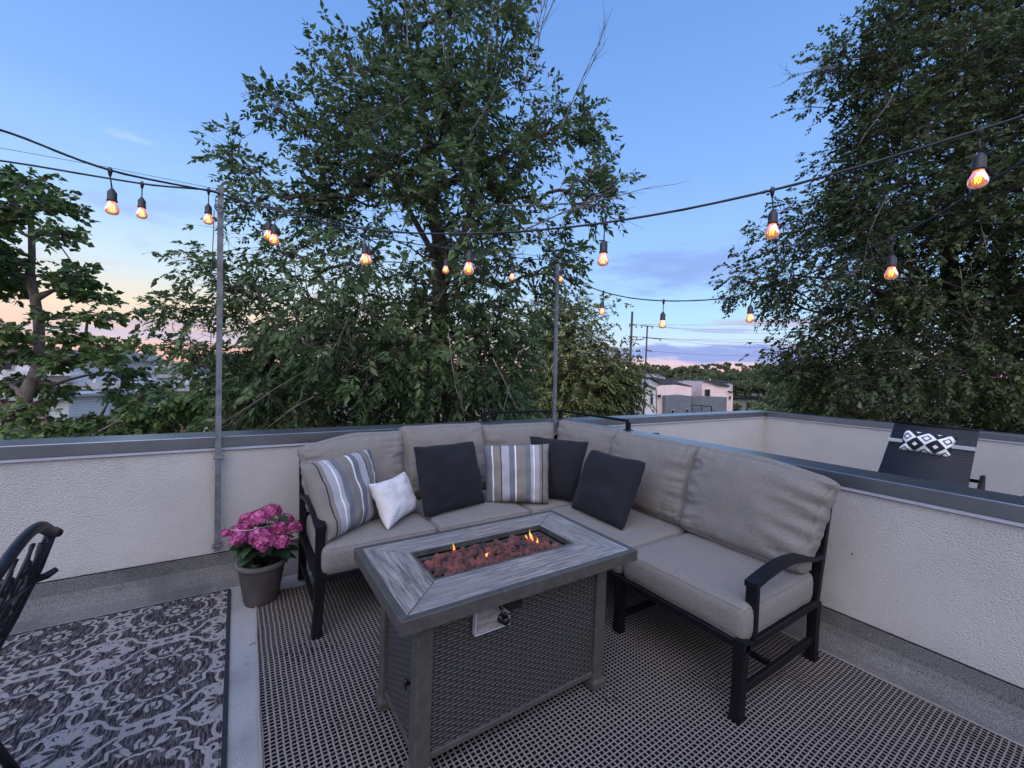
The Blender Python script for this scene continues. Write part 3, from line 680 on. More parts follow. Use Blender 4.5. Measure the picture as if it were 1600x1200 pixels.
# ------------------------------------------------------------------ cushions and pillows
def cushion_mesh(sx, sy, sz, rad, bulge, n=26, wr=.003, seed=0, crush=None, pipe=True, sag=0.0, edgewr=0.0):
    """box of size sx*sy*sz centred at 0 (sz = thickness), rounded, bulging faces, wrinkles; returns MB"""
    h = Vector((sx/2, sy/2, sz/2)); m = MB(); sd = Vector((seed*7.3, seed*3.1, seed*5.7))
    def warp(p):
        q = Vector([max(-h[i]+rad, min(h[i]-rad, p[i])) for i in range(3)]); d = p-q
        if d.length > 1e-9: d = d.normalized()*min(rad, d.length if max(abs(p[i])-(h[i]-rad) for i in range(3)) < 0 else rad)
        s_ = q+d; u, v = p.x/h.x, p.y/h.y; t = p.z/h.z
        b = bulge*(1-u*u)**.8*(1-v*v)**.8 if abs(u) < 1 and abs(v) < 1 else 0
        s_.z += b*t*(1.0 if abs(t) > .2 else abs(t)*5)
        s_.x += .35*bulge*(1-v*v)*(1-t*t)*(1 if u > 0 else -1)*abs(u)**3; s_.y += .35*bulge*(1-u*u)*(1-t*t)*(1 if v > 0 else -1)*abs(v)**3
        e = max(abs(u), abs(v))
        n1 = mn.noise((s_+sd)*7); n2 = mn.noise(Vector((s_.x*14, s_.y*14, s_.z*6))+sd)
        s_.z += (n1*wr*2.2 + n2*wr*(.3+e*e))*t
        if edgewr:                                           # gathered folds running in from the left and right edges
            k = max(0, abs(u)-.25)/.75
            f = mn.noise(Vector((s_.x*5+n1*1.0, s_.y*30, seed+5.5)))
            s_.z += edgewr*k*k*(1-abs(f)*2.4)*t*(1-abs(u)**10); s_.x += edgewr*.5*k*f
            k2 = max(0, abs(v)-.5)/.5; f2 = mn.noise(Vector((s_.x*26, s_.y*6, seed+1.5))); s_.z += edgewr*.6*k2*(.4-abs(f2)*1.6)*t
        s_.y -= sag*(u*u)*(1 if v > .3 else 0)*max(0, v)
        if crush: s_ = crush(s_, u, v, t)
        return s_
    for ax in range(3):
        i, j = (ax+1) % 3, (ax+2) % 3; ni = n if h[i] > .1 else max(4, n//3); nj = n if h[j] > .1 else max(4, n//3)
        for sg in (-1, 1):
            vs, fs = [], []
            for a in range(ni+1):
                for b in range(nj+1):
                    p = Vector((0, 0, 0)); p[ax] = sg*h[ax]
                    ca = math.sin((a/ni-.5)*math.pi)*.5+(a/ni-.5); cb = math.sin((b/nj-.5)*math.pi)*.5+(b/nj-.5)
                    p[i] = ca*h[i]; p[j] = cb*h[j]; vs.append(warp(p))
            for a in range(ni):
                for b in range(nj):
                    f = (a*(nj+1)+b, (a+1)*(nj+1)+b, (a+1)*(nj+1)+b+1, a*(nj+1)+b+1); fs.append(f if sg > 0 else f[::-1])
            m.add(vs, fs, 0, True)
    if pipe:
        for t in (-1, 1):
            ring_ = []; k = 22
            for s0, s1 in (((-1, -1), (1, -1)), ((1, -1), (1, 1)), ((1, 1), (-1, 1)), ((-1, 1), (-1, -1))):
                for q in range(k):
                    f = q/k; u = s0[0]+(s1[0]-s0[0])*f; v = s0[1]+(s1[1]-s0[1])*f
                    p = Vector((u*h.x, v*h.y, t*h.z*.98)); w_ = warp(p); ring_.append(w_)
            m.tube(ring_, .0026, 5, closed=True, cap=False)
    return m
def place(m, mat4): m.v = [tuple(mat4 @ Vector(v)) for v in m.v]; return m
def weld(o, d=.0005):
    import bmesh
    b = bmesh.new(); b.from_mesh(o.data); bmesh.ops.remove_doubles(b, verts=b.verts, dist=d); b.to_mesh(o.data); b.free(); return o

ZS = .456
sofa = empty('sectional_sofa', (1.0, 2.3, 0), 'L shaped taupe cushioned sectional sofa with black metal frame in the terrace corner', 'sofa')
fr = MB(); zr = .30; T = .045
def fbar(a, b, w_=T, t_=.035): fr.bar(a, b, w_, t_, 0, (0, 0, 1), .004)
xs0, xs1, yF, yBk, xF, yE = .352, 2.42, 2.285, 2.93, 1.755, .862
fbar((xs0, yF, zr), (xF, yF, zr)); fbar((xs0, yBk, zr), (xs1, yBk, zr)); fbar((xs0+.02, yF-.02, zr), (xs0+.02, yBk, zr))
fbar((xF, yF, zr), (xF, yE-.02, zr)); fbar((xs1, yBk, zr), (xs1, yE-.02, zr)); fbar((xF-.02, yE, zr), (xs1, yE, zr))
for x in np.arange(.55, 1.7, .16): fbar((x, yF, zr-.012), (x, yBk, zr-.012), .03, .008)
for y in np.arange(1.0, 2.9, .16): fbar((xF, y, zr-.012), (xs1, y, zr-.012), .03, .008)
fr.build('seat_frame', M['frame'], sofa)
for p_, q_, a_, b_ in (((xF+.02, 1.5, .10), (xs1, 1.5, .10), .022, .03), ((xF+.02, 2.28, .10), (xs1, 2.28, .10), .022, .03), ((xF+.02, yE, .112), (xs1, yE, .112), .022, .035),
    ((xs0+.02, yF, .112), (xs0+.02, yBk, .112), .022, .03), ((1.02, yF, .112), (1.02, yBk, .112), .022, .03), ((xF+.3, yE+.01, .1), (xF+.3, 1.49, .1), .022, .02)):
    m = MB(); m.bar(p_, q_, a_, b_); m.build('stretcher', M['frame'], sofa)
def leg(x, y, top, dx_=0, dy_=0, wd=.05):
    m = MB(); a, b = Vector((x, y, top)), Vector((x+dx_, y+dy_, .012)); s = wd/2
    v = [(a.x+i*s, a.y+j*s*.9, a.z) for i, j in ((-1, -1), (1, -1), (1, 1), (-1, 1))]+[((a.x*.5+b.x*.5)+i*s*.86, (a.y+b.y)*.5+j*s*.8, .15) for i, j in ((-1, -1), (1, -1), (1, 1), (-1, 1))]+[(b.x+i*s*.92, b.y+j*s*.85, b.z) for i, j in ((-1, -1), (1, -1), (1, 1), (-1, 1))]
    m.add(v, [(0, 1, 2, 3)]+[(k, k+4, (k+1) % 4+4, (k+1) % 4) for k in range(4)]+[(k+4, k+8, (k+1) % 4+8, (k+1) % 4+4) for k in range(4)]+[(11, 10, 9, 8)])
    m.box((b.x-s, b.y-s, .0105), (b.x+s, b.y+s, .017)); m.build('leg', M['frame'], sofa)
leg(xF-.01, yE, zr+.03, -.02, -.005); leg(xF, 1.515, zr); leg(.375, yF, zr+.03, -.015, -.015); leg(1.02, yF+.02, zr); leg(1.70, yF+.01, zr)
for x, y in ((xs1+.015, yE), (xs1+.02, 1.5), (xs1+.02, 2.3), (xs1, yBk), (1.7, yBk+.02), (1.02, yBk+.02), (.375, yBk+.02)): leg(x, y, zr)
# back frame: posts leaning back, rails and vertical bars
m = MB(); tilt = .10
for x in (.375, 1.02, 1.7): m.bar((x, yBk, zr), (x, yBk+tilt, .80), .045, .03, 0, (0, 1, 0))
for y in (yE, 1.5, 2.3): m.bar((xs1, y, zr), (xs1+tilt, y, .80), .03, .045, 0, (0, 1, 0))
m.bar((.355, yBk+tilt, .80), (xs1+tilt, yBk+tilt, .80), .03, .04); m.bar((xs1+tilt, yBk+tilt, .80), (xs1+tilt, yE-.02, .80), .03, .04)
m.bar((.36, yBk+.03, .42), (xs1, yBk+.03, .42), .02, .03); m.bar((xs1+.03, yBk, .42), (xs1+.03, yE, .42), .02, .03)
for k in range(12):
    x = .45+k*.17; m.bar((x, yBk+.03, .42), (x, yBk+tilt-.005, .80), .02, .012, 0, (0, 1, 0))
for k in range(11):
    y = .95+k*.17; m.bar((xs1+.03, y, .42), (xs1+tilt-.005, y, .80), .012, .02, 0, (0, 1, 0))
m.build('back_frame', M['frame'], sofa)
# arms: post, then a flat rail arching back
def arm(x0, y0, x1, y1, zf=.572, zbk=.60):
    m = MB(); d = Vector((x1-x0, y1-y0, 0)); L = d.length; d.normalize(); wv = Vector((-d.y, d.x, 0))
    a = Vector((x0, y0, zr)); b = Vector((x0, y0, zf))
    m.bar(a, b+Vector((0, 0, -.004)), .046, .030, 0, tuple(d), .003)
    N = 14; vs = []
    for i in range(N+1):
        t = i/N; z = zf + (zbk-zf)*t + .040*math.sin(math.pi*min(1, t*1.15)) ; p = Vector((x0, y0, 0))+d*(L*t-.022)
        for sw, sz in ((-1, 0), (1, 0), (1, -.024), (-1, -.024)): vs.append(p+wv*sw*.026+Vector((0, 0, z+sz)))
    fs = [(i*4+k, i*4+(k+1) % 4, i*4+4+(k+1) % 4, i*4+4+k) for i in range(N) for k in range(4)]+[(3, 2, 1, 0), (N*4, N*4+1, N*4+2, N*4+3)]
    m.add(vs, [f[::-1] for f in fs]); m.build('arm', M['frame'], sofa)
arm(1.815, yE, xs1+.06, yE, .556, .545); arm(xs0+.024, yF+.03, xs0+.024, yBk+.07, .563, .575)
# seat cushions
ct = .148
def seat(x0, x1, y0, y1, sd):
    m = cushion_mesh(x1-x0-.006, y1-y0-.006, ct, .036, .013, 20, .0016, sd); m.v = [(v[0]+(x0+x1)/2, v[1]+(y0+y1)/2, v[2]+zr+.012+ct/2) for v in m.v]
    o = m.build('seat_cushion', M['fab'], sofa); weld(o)
seat(.378, 1.018, 2.252, 2.88, 1); seat(1.018, 1.70, 2.252, 2.88, 2); seat(1.70, 2.41, 2.245, 2.89, 3)
seat(1.735, 2.40, 1.505, 2.245, 4); seat(1.735, 2.40, .845, 1.505, 5)
# back cushions: local x = width, y = height, z = thickness; front face towards -z after placing
def back(c0, c1, zb0, zt, off0, lean, sd, th=.165, ew=.008, drop=0.0, twist=0.0, extra=None):
    """c0,c1: ends of the bottom line of the cushion (x,y); off0: distance of its mid plane behind that line; lean: how far the top goes back"""
    a, b = Vector((*c0, 0)), Vector((*c1, 0)); wd = (b-a).length; ex = (b-a).normalized(); nb = Vector((-ex.y, ex.x, 0))
    hh = zt-zb0; ey = (Vector((0, 0, hh))+nb*lean).normalized(); ez = ex.cross(ey)
    hgt = math.hypot(hh, lean)
    def crush(s_, u, v, t):
        s_.y -= drop*max(0, v)*(1+u)/2 if drop > 0 else -drop*max(0, v)*-(1-u)/2
        s_.z -= -abs(0)*t
        if v > .5: s_.z *= 1-.38*((v-.5)/.5)**2
        if v < -.6: s_.z *= 1-.18*((-v-.6)/.4)
        s_.x += .016*(abs(u)**6)*(abs(v)**5)*(1 if u > 0 else -1); s_.y += .018*(abs(u)**5)*(v if v > 0 else 0)**4
        if extra: s_ = extra(s_, u, v, t)
        return s_
    m = cushion_mesh(wd, hgt, th, .05, .036, 52, .0056, sd, crush, True, 0, ew)
    c = (a+b)/2 + nb*(off0+lean/2) + Vector((0, 0, zb0+hh/2))
    M4 = Matrix(((ex.x, ey.x, ez.x, c.x), (ex.y, ey.y, ez.y, c.y), (ex.z, ey.z, ez.z, c.z), (0, 0, 0, 1)))
    place(m, M4); o = m.build('back_cushion', M['fab'], sofa); weld(o)
zb_ = .462
def ex_left(s_, u, v, t):                                      # the top outer corner has slumped sideways over the arm
    if u < 0:
        k = (-u)**1.5; s_.x -= .055*k*(v*.5+.5); s_.y -= .075*k*max(0, v)**2; s_.z *= 1-.25*k
    return s_
def ex_right(s_, u, v, t):
    if u > 0:
        k = u**2; s_.x += .075*k*(v*.5+.45); s_.y -= .050*k*max(0, v)**2; s_.z *= 1-.30*k
        s_.z += .010*k*math.sin(v*17+u*5)*t
    return s_
back((.395, 2.765), (1.005, 2.775), zb_, .925, .07, .13, 11, ew=.016, extra=ex_left)
back((1.008, 2.78), (1.665, 2.79), zb_, .958, .07, .12, 12, ew=.010)
back((1.675, 2.81), (2.345, 2.83), zb_, .935, .07, .10, 13, .14, .016, extra=lambda s_, u, v, t: s_+Vector((.10*max(0, u)**2*(v+1)/2, 0, 0)))
back((2.395, 2.89), (2.375, 2.235), zb_, .955, .04, .12, 14, .15, .012, extra=lambda s_, u, v, t: s_-Vector((.10*max(0, -u)**2*(v+1)/2, 0, 0)))
back((2.32, 2.245), (2.285, 1.535), zb_, .955, .07, .12, 15, ew=.014)
back((2.27, 1.53), (2.235, .865), zb_, .962, .06, .13, 16, .17, .022, extra=ex_right)
for p_ in ((1240, 872, .2),):
    pass

def pillow(BL, BR, TR, TL, th, mt, name, label, group=None, seed=1, n=30, pinch=.02, floppy=.0):
    BL, BR, TR, TL = map(Vector, (BL, BR, TR, TL)); nrm = ((BR-BL).cross(TL-BL)).normalized()
    if nrm.dot(CAM-BL) < 0: nrm = -nrm
    vs, uvs, fs = [], [], []; S = 2*n+1
    def pt(u, v, sg):
        e = pinch
        uu = u*(1-e*(1-v*v)*abs(u)**3)*(1+.03*(abs(u*v))**4); vv = v*(1-e*(1-u*u)*abs(v)**3)*(1+.03*(abs(u*v))**4)
        a, b = (uu+1)/2, (vv+1)/2; p = BL*(1-a)*(1-b)+BR*a*(1-b)+TR*a*b+TL*(1-a)*b
        cr = (abs(u)*abs(v))**8; p = p + ((BL+BR+TR+TL)/4-p)*.03*cr
        p = p + (BR-BL)*.012*mn.noise(Vector((v*2.2, seed, 1)))*abs(u)**3 + (TL-BL)*.014*mn.noise(Vector((u*2.2, seed, 2)))*abs(v)**3
        prof = ((1-u*u)*(1-v*v)); prof = max(0, prof)**.38
        k = mn.noise(Vector((u*2.0, v*2.0, seed*3.3))); r = math.hypot(u, v); an = math.atan2(v, u)
        fold = mn.noise(Vector((math.cos(an)*4.5, math.sin(an)*4.5, seed+r*.6)))*max(0, r-.35)
        edge = mn.noise(Vector((u*11, v*3, seed)))*abs(v)**3*(1-abs(v)**6) + mn.noise(Vector((u*3, v*11, seed)))*abs(u)**3*(1-abs(u)**6)
        z = th*1.55*prof*(1+.22*k)*sg + (fold*.16*prof + edge*.085 + .05*mn.noise(Vector((u*4, v*4, seed*1.7)))*prof)*sg*th*3
        return p + nrm*z
    m = MB()
    for sg in (1, -1):
        vs, fs = [], []
        for j in range(n+1):
            for i in range(n+1):
                u = math.sin((i/n-.5)*math.pi); v = math.sin((j/n-.5)*math.pi); vs.append(pt(u, v, sg)); uvs.append(((u+1)/2, (v+1)/2))
        for j in range(n):
            for i in range(n):
                a = j*(n+1)+i; f = (a, a+1, a+n+2, a+n+1); fs.append(f if sg > 0 else f[::-1])
        m.add(vs, fs, 0, True)
    seam = []
    for s0, s1 in (((-1, -1), (1, -1)), ((1, -1), (1, 1)), ((1, 1), (-1, 1)), ((-1, 1), (-1, -1))):
        for q in range(18):
            f = q/18; u = s0[0]+(s1[0]-s0[0])*f; v = s0[1]+(s1[1]-s0[1])*f; seam.append(pt(u, v, 1)+nrm*.0); uvs += [((u+1)/2, (v+1)/2)]*5
    m.tube(seam, .0028, 5, closed=True, cap=False)
    o = m.build(name, mt); l = o.data.uv_layers.new(name='uv')
    for lp in o.data.loops: l.data[lp.index].uv = uvs[lp.vertex_index]
    return tag(o, label, 'pillow', group)
def rng(px, py, dist):                                         # point on the pixel's ray at horizontal distance dist
    r = ray(px, py); return CAM + r*(dist/math.hypot(r.x, r.y))
def hd(p): return math.hypot(p.x, p.y)
def pil(bl, br, tr, tl, lean, th, mt, label, seed, group=None, z=.475, dl=0, dr=0, pinch=.022):
    BL, BR = hit(*bl, 2, z), hit(*br, 2, z)
    if isinstance(lean, (int, float)): lean = (lean, lean)
    TL, TR = rng(*tl, hd(BL)+dl+lean[0]), rng(*tr, hd(BR)+dr+lean[1])
    return pillow(BL, BR, TR, TL, th, mt, 'throw_pillow', label, group, seed, pinch=pinch)
pil((512, 846), (594, 806), (577, 702), (470, 727), (.16, .13), .055, M['stripe2'], 'striped grey, blue and tan throw pillow leaning at the left end of the sofa', 3, 'striped throw pillows')
pil((606, 828), (652, 796), (632, 737), (577, 757), (.10, .07), .045, M['wht'], 'small white throw pillow lying in front of the left striped pillow', 4, pinch=.12)
pil((664, 808), (757, 785), (739, 690), (647, 699), (.13, .13), .055, M['blk'], 'charcoal throw pillow on the left part of the sofa, right of the small white pillow', 5, 'charcoal throw pillows')
pil((846, 776), (897, 783), (919, 691), (828, 682), (.16, .13), .05, M['blk'], 'charcoal throw pillow in the sofa corner, half hidden behind the striped pillow', 6, 'charcoal throw pillows')
pil((760, 784), (857, 786), (857, 694), (757, 697), (.12, .13), .05, M['stripe'], 'striped throw pillow with upright stripes near the sofa corner, in front of a charcoal one', 7, 'striped throw pillows')
pil((893, 792), (972, 828), (1009, 723), (925, 703), (.10, .20), .055, M['blk'], 'tilted charcoal throw pillow on the right part of the sofa, nearest the fire table', 8, 'charcoal throw pillows')
# ------------------------------------------------------------------ fire table
tx0, tx1, ty0, ty1, tz = .4207, 1.4743, 1.1847, 1.786, .6355
ft = empty('fire_table', ((tx0+tx1)/2, (ty0+ty1)/2, 0), 'rectangular gas fire table with weathered plank top and wicker sides in front of the sofa', 'fire table')
bx0, bx1, by0, by1 = .607, 1.272, 1.373, 1.628
m = MB(); fw = .026
m.box((tx0, ty0, tz-.048), (tx1, ty0+fw, tz), 0, .002); m.box((tx0, ty1-fw, tz-.048), (tx1, ty1, tz), 0, .002)
m.box((tx0, ty0+fw, tz-.048), (tx0+fw, ty1-fw, tz), 0, .002); m.box((tx1-fw, ty0+fw, tz-.048), (tx1, ty1-fw, tz), 0, .002)
m.build('top_frame', M['tmetal'], ft)
ix0, ix1, iy0, iy1 = tx0+fw, tx1-fw, ty0+fw, ty1-fw; gp = .0012
for poly, mt in (([(ix0+gp*2, iy0), (ix1-gp*2, iy0), (bx1-gp, by0), (bx0+gp, by0)], 'plankx'), ([(bx0+gp, by1), (bx1-gp, by1), (ix1-gp*2, iy1), (ix0+gp*2, iy1)], 'plankx'),
                 ([(ix0, iy0+gp*2), (bx0, by0+gp), (bx0, by1-gp), (ix0, iy1-gp*2)], 'planky'), ([(bx1, by0+gp), (ix1, iy0+gp*2), (ix1, iy1-gp*2), (bx1, by1-gp)], 'planky')):
    cx = sum(p[0] for p in poly)/4; cy = sum(p[1] for p in poly)/4
    m = MB(); m.prism([(cx+(x-cx)*.998, cy+(y-cy)*.998) for x, y in poly], tz-.02, tz-.0015); m.build('tile', M[mt], ft)
m = MB(); m.box((ix0, iy0, tz-.03), (bx0, iy1, tz-.021)); m.box((bx1, iy0, tz-.03), (ix1, iy1, tz-.021)); m.box((bx0, iy0, tz-.03), (bx1, by0, tz-.021)); m.box((bx0, by1, tz-.03), (bx1, iy1, tz-.021)); m.build('tile_bed', M['black'], ft)
m = MB()
for a, b in (((bx0, by0), (bx1, by0+.008)), ((bx0, by1-.008), (bx1, by1)), ((bx0, by0+.008), (bx0+.008, by1-.008)), ((bx1-.008, by0+.008), (bx1, by1-.008))):
    m.box((*a, tz-.02), (*b, tz+.002), 0, .001)
for a, b in (((bx0+.008, by0+.008), (bx1-.008, by0+.03)), ((bx0+.008, by1-.03), (bx1-.008, by1-.008)), ((bx0+.008, by0+.03), (bx0+.03, by1-.03)), ((bx1-.03, by0+.03), (bx1-.008, by1-.03))):
    m.box((*a, tz-.030), (*b, tz-.026), 0, .001)
i = .03
m.box((bx0+i, by0+i, tz-.095), (bx1-i, by1-i, tz-.09)); m.box((bx0+i-.003, by0+i, tz-.09), (bx0+i, by1-i, tz-.031)); m.box((bx1-i, by0+i, tz-.09), (bx1-i+.003, by1-i, tz-.031))
m.box((bx0+i, by0+i-.003, tz-.09), (bx1-i, by0+i, tz-.031)); m.box((bx0+i, by1-i, tz-.09), (bx1-i, by1-i+.003, tz-.031)); m.build('burner_tray', M['bowl'], ft)
# legs, aprons, wicker panels
lx0, lx1, ly0, ly1 = tx0+.0886, tx1-.0886, ty0+.0886, ty1-.0886; lw_ = .058
for x, sx_ in ((lx0, 1), (lx1, -1)):
    for y, sy_ in ((ly0, 1), (ly1, -1)):
        m = MB(); m.box((x, y, .05), (x+sx_*lw_, y+sy_*lw_, tz-.0485), 0, .004)
        q = [(x, y), (x+sx_*lw_, y+sy_*lw_)]
        m.add([(min(q[0][0], q[1][0])-g, min(q[0][1], q[1][1])-g, z) if k == 0 else (max(q[0][0], q[1][0])+g, min(q[0][1], q[1][1])-g, z) if k == 1 else (max(q[0][0], q[1][0])+g, max(q[0][1], q[1][1])+g, z) if k == 2 else (min(q[0][0], q[1][0])-g, max(q[0][1], q[1][1])+g, z) for g, z in ((.010, .0115), (.009, .036), (0, .052)) for k in range(4)],
              [(3, 2, 1, 0)]+[(r_*4+k, r_*4+(k+1) % 4, r_*4+4+(k+1) % 4, r_*4+4+k) for r_ in range(2) for k in range(4)]+[(8, 9, 10, 11)])
        m.build('leg', M['tmetal'], ft)
m = MB(); i = .016
pz0, pz1 = .085, tz-.055
m.box((lx0+lw_, ly0+i, pz0), (lx1-lw_, ly0+i+.012, pz1)); m.box((lx0+lw_, ly1-i-.012, pz0), (lx1-lw_, ly1-i, pz1))
m.box((lx0+i, ly0+lw_, pz0), (lx0+i+.012, ly1-lw_, pz1)); m.box((lx1-i-.012, ly0+lw_, pz0), (lx1-i, ly1-lw_, pz1)); m.build('wicker_panel', M['wicker'], ft)
m = MB(); i = .010
for z0_, z1_ in ((.062, .085),):
    m.box((lx0+lw_, ly0+i, z0_), (lx1-lw_, ly0+i+.024, z1_), 0, .002); m.box((lx0+lw_, ly1-i-.024, z0_), (lx1-lw_, ly1-i, z1_), 0, .002)
    m.box((lx0+i, ly0+lw_, z0_), (lx0+i+.024, ly1-lw_, z1_), 0, .002); m.box((lx1-i-.024, ly0+lw_, z0_), (lx1-i, ly1-lw_, z1_), 0, .002)
m.build('bottom_rail', M['tmetal'], ft)
q0 = hit(742, 958, 1, ly0+.004); q1 = hit(791, 984, 1, ly0+.004)
cp0, cp1 = q0.x, q1.x+.002; cz1, cz0 = .535, .455
m = MB(); m.box((cp0, ly0-.008, cz0), (cp1, ly0+.015, cz1), 0, .0015); cpn = m.build('control_panel', M['plankx'], ft)
m = MB()
for a, b in (((cp0-.004, cz0-.004), (cp1+.004, cz0+.0)), ((cp0-.004, cz1), (cp1+.004, cz1+.004)), ((cp0-.004, cz0), (cp0, cz1)), ((cp1, cz0), (cp1+.004, cz1))): m.box((a[0], ly0-.011, a[1]), (b[0], ly0+.012, b[1]), 0, .001)
m.build('panel_rim', M['cleat'], cpn)
m = MB(); kc = Vector((cp1-.030, ly0-.008, .487)); m.lathe([(0, .034), (.012, .034), (.015, .030), (.016, .006), (.021, .004), (.021, 0)], (0, 0, 0), 20)
m.v = [(kc.x+x, kc.y-z, kc.z+y) for x, y, z in m.v]; m.build('control_knob', M['black'], cpn)
m = MB(); m.box((cp1-.04, ly0-.062, .535), (cp1+.025, ly0-.012, .577), 0, .006); m.tube([(cp1-.06, ly0-.03, .55), (cp1-.05, ly0-.05, .525), (cp1-.02, ly0-.05, .52), (cp1-.005, ly0-.03, .535)], .004, 6)
m.build('igniter', M['black'], ft)
m = MB(); hx = lx0+.011; m.tube([(hx, ly0+lw_+.03, .30), (hx-.018, ly0+lw_+.03, .30), (hx-.018, ly0+lw_+.022, .32)], .006, 8); m.box((hx-.02, ly0+lw_+.02, .285), (hx-.014, ly0+lw_+.04, .315), 0, .002); m.build('door_latch', M['black'], ft)
m = MB(); m.box((.72, 1.488, tz-.088), (1.17, 1.508, tz-.034), 0, .004); m.build('burner_bar', M['steel'], ft)
# lava rock fill
rr = random.Random(5); import bmesh
def rock(r, seed):
    b = bmesh.new(); bmesh.ops.create_icosphere(b, subdivisions=2, radius=r); s0 = Vector((seed*1.7, seed*.9, seed*2.3))
    for v in b.verts:
        n_ = v.co.normalized(); v.co *= 1+.42*mn.noise(n_*1.4+s0)+.22*mn.noise(n_*4.5+s0)
        v.co.x *= 1.15
    vs = [v.co.copy() for v in b.verts]; fs = [tuple(v.index for v in f.verts) for f in b.faces]; b.free(); return vs, fs
rocks = [rock(1, k) for k in range(12)]
m = MB()
for k in range(520):
    x = rr.uniform(bx0+.038, bx1-.038); y = rr.uniform(by0+.038, by1-.038); r = rr.uniform(.0095, .0175)
    lay = rr.choice((0, 1, 1)); z = tz-.056+lay*.022+rr.uniform(-.003, .006)+.010*math.exp(-((x-.94)/.2)**2)*lay
    if lay and abs(y-1.498) < .014 and (.88 < x < .95 or 1.0 < x < 1.10): z -= .025
    q = Quaternion((rr.random()-.5, rr.random()-.5, rr.random()-.5, rr.random()-.5)).normalized(); vs, fs = rocks[rr.randrange(12)]
    m.add([Vector((x, y, z))+q @ (v*r) for v in vs], fs, 0, False)
o = m.build('lava_rocks', M['lava']); tag(o, 'reddish brown lava rocks filling the burner tray of the fire table', 'lava rocks', kind='stuff')
def flame(px, py, base_z, hgt, rad, lean, seed):
    b = hit(px, py, 2, base_z); m = MB(); prof = []; N = 12; pts = []; rads = []
    for i in range(N+1):
        t = i/N; pts.append(b+Vector((lean*t*t+.18*hgt*math.sin(t*5+seed)*t, .10*hgt*math.sin(t*4+seed*2)*t, hgt*t))); rads.append(max(.0004, rad*(math.sin(math.pi*min(1, (t+.12))**.75)*(1-t*.35))*(1+.2*math.sin(9*t+seed))))
    m.tube(pts, rads, 10); o = m.build('flame', M['flame'], ft); l = o.data.uv_layers.new(name='uv')
    for lp in o.data.loops: l.data[lp.index].uv = (.5, (o.data.vertices[lp.vertex_index].co.z-b.z)/hgt)
flame(830, 849, tz-.03, .068, .010, -.008, 1.0); flame(838, 852, tz-.03, .034, .007, .006, 5.0); flame(823, 842, tz-.026, .022, .005, -.008, 2.0); flame(709, 861, tz-.025, .036, .005, 0, .4)
flame(760, 870, tz-.03, .018, .006, .006, 3); flame(793, 863, tz-.03, .010, .005, 0, 4)

# ------------------------------------------------------------------ potted hydrangea
pc = Vector((.142, 2.80, 0)); pot = empty('potted_hydrangea', pc, 'pink hydrangea in a grey brown pot standing on the deck left of the sofa', 'potted plant')
m = MB(); m.lathe([(0, .001), (.082, .001), (.086, .006), (.090, .02), (.118, .20), (.122, .222)], pc, 40); m.build('pot_body', M['pot'], pot)
m = MB(); m.lathe([(.1225, .218), (.131, .220), (.135, .228), (.135, .243), (.130, .249), (.120, .249), (.116, .243), (.114, .21)], pc, 40); m.build('pot_rim', basic('pale_clay_rim', (.13, .115, .108), .7, .1, 12), pot)
m = MB(); m.lathe([(0, .212), (.05, .216), (.1155, .208)], pc, 24); m.build('soil', M['soil'], pot)
rr = random.Random(11); hc = [(404, 808, 2.66, .058), (424, 800, 2.80, .062), (378, 829, 2.70, .062), (405, 838, 2.60, .066), (433, 828, 2.68, .06), (458, 824, 2.78, .056), (408, 845, 2.50, .0), (388, 812, 2.84, .055), (412, 845, 2.58, .062), (372, 842, 2.58, .045), (440, 846, 2.60, .05), (352, 833, 2.74, .026), (447, 812, 2.92, .05), (413, 858, 2.56, .016)]
heads = []
for px, py, y, r in hc:
    if r == 0: continue
    p = hit(px, py, 1, y*.985+.03); heads.append((p, r*.86))
for hi, (p, r) in enumerate(heads):
    nf = int(80*(r/.055)**2)+8; V_, F_2, T_ = [], [], []
    for k in range(nf):
        ph = math.acos(1-2*(k+.5)/nf); th = k*2.39996; d = Vector((math.sin(ph)*math.cos(th), math.sin(ph)*math.sin(th), math.cos(ph)*.78))
        if d.z < -.45: continue
        c = p+d*r*rr.uniform(.86, 1.08); n_ = (d+Vector((rr.uniform(-.3, .3), rr.uniform(-.3, .3), rr.uniform(-.2, .3)))).normalized(); a = n_.orthogonal().normalized(); b = n_.cross(a); a0 = rr.uniform(0, 6.28); s = rr.uniform(.0105, .0145); tone = rr.random()
        for q in range(4):
            an = a0+q*math.pi/2; e1 = a*math.cos(an)+b*math.sin(an); e2 = n_.cross(e1); o_ = len(V_)
            V_ += [c, c+e1*s*.6+e2*s*.52+n_*s*.18, c+e1*s*1.1+n_*s*.05, c+e1*s*.6-e2*s*.52+n_*s*.18]; F_2.append((o_, o_+1, o_+2, o_+3)); T_.append(min(1, max(0, tone+rr.uniform(-.15, .15))))
    me = npmesh('flower_head', np.array([tuple(v) for v in V_]), np.array(F_2), np.array(T_)); link('flower_head', me, M['petal'], pot)
def bigleaf(m, base, d, up, L, wd, nseg=5, curl=.3):
    d = d.normalized(); s_ = d.cross(up).normalized(); nn = s_.cross(d); vs = []
    for i in range(nseg+1):
        t = i/nseg; c = base+d*L*t - Vector((0, 0, 1))*curl*L*t*t; w_ = wd*math.sin(math.pi*min(1, t*.92+.06))**.8
        for k, off in ((-1, .12), (0, 0), (1, .12)): vs.append(c+s_*w_*k+nn*w_*off*2*(1 if k else 0))
    m.add(vs, [(i*3+k, i*3+k+1, i*3+k+4, i*3+k+3) for i in range(nseg) for k in range(2)], 0, True)
m = MB()
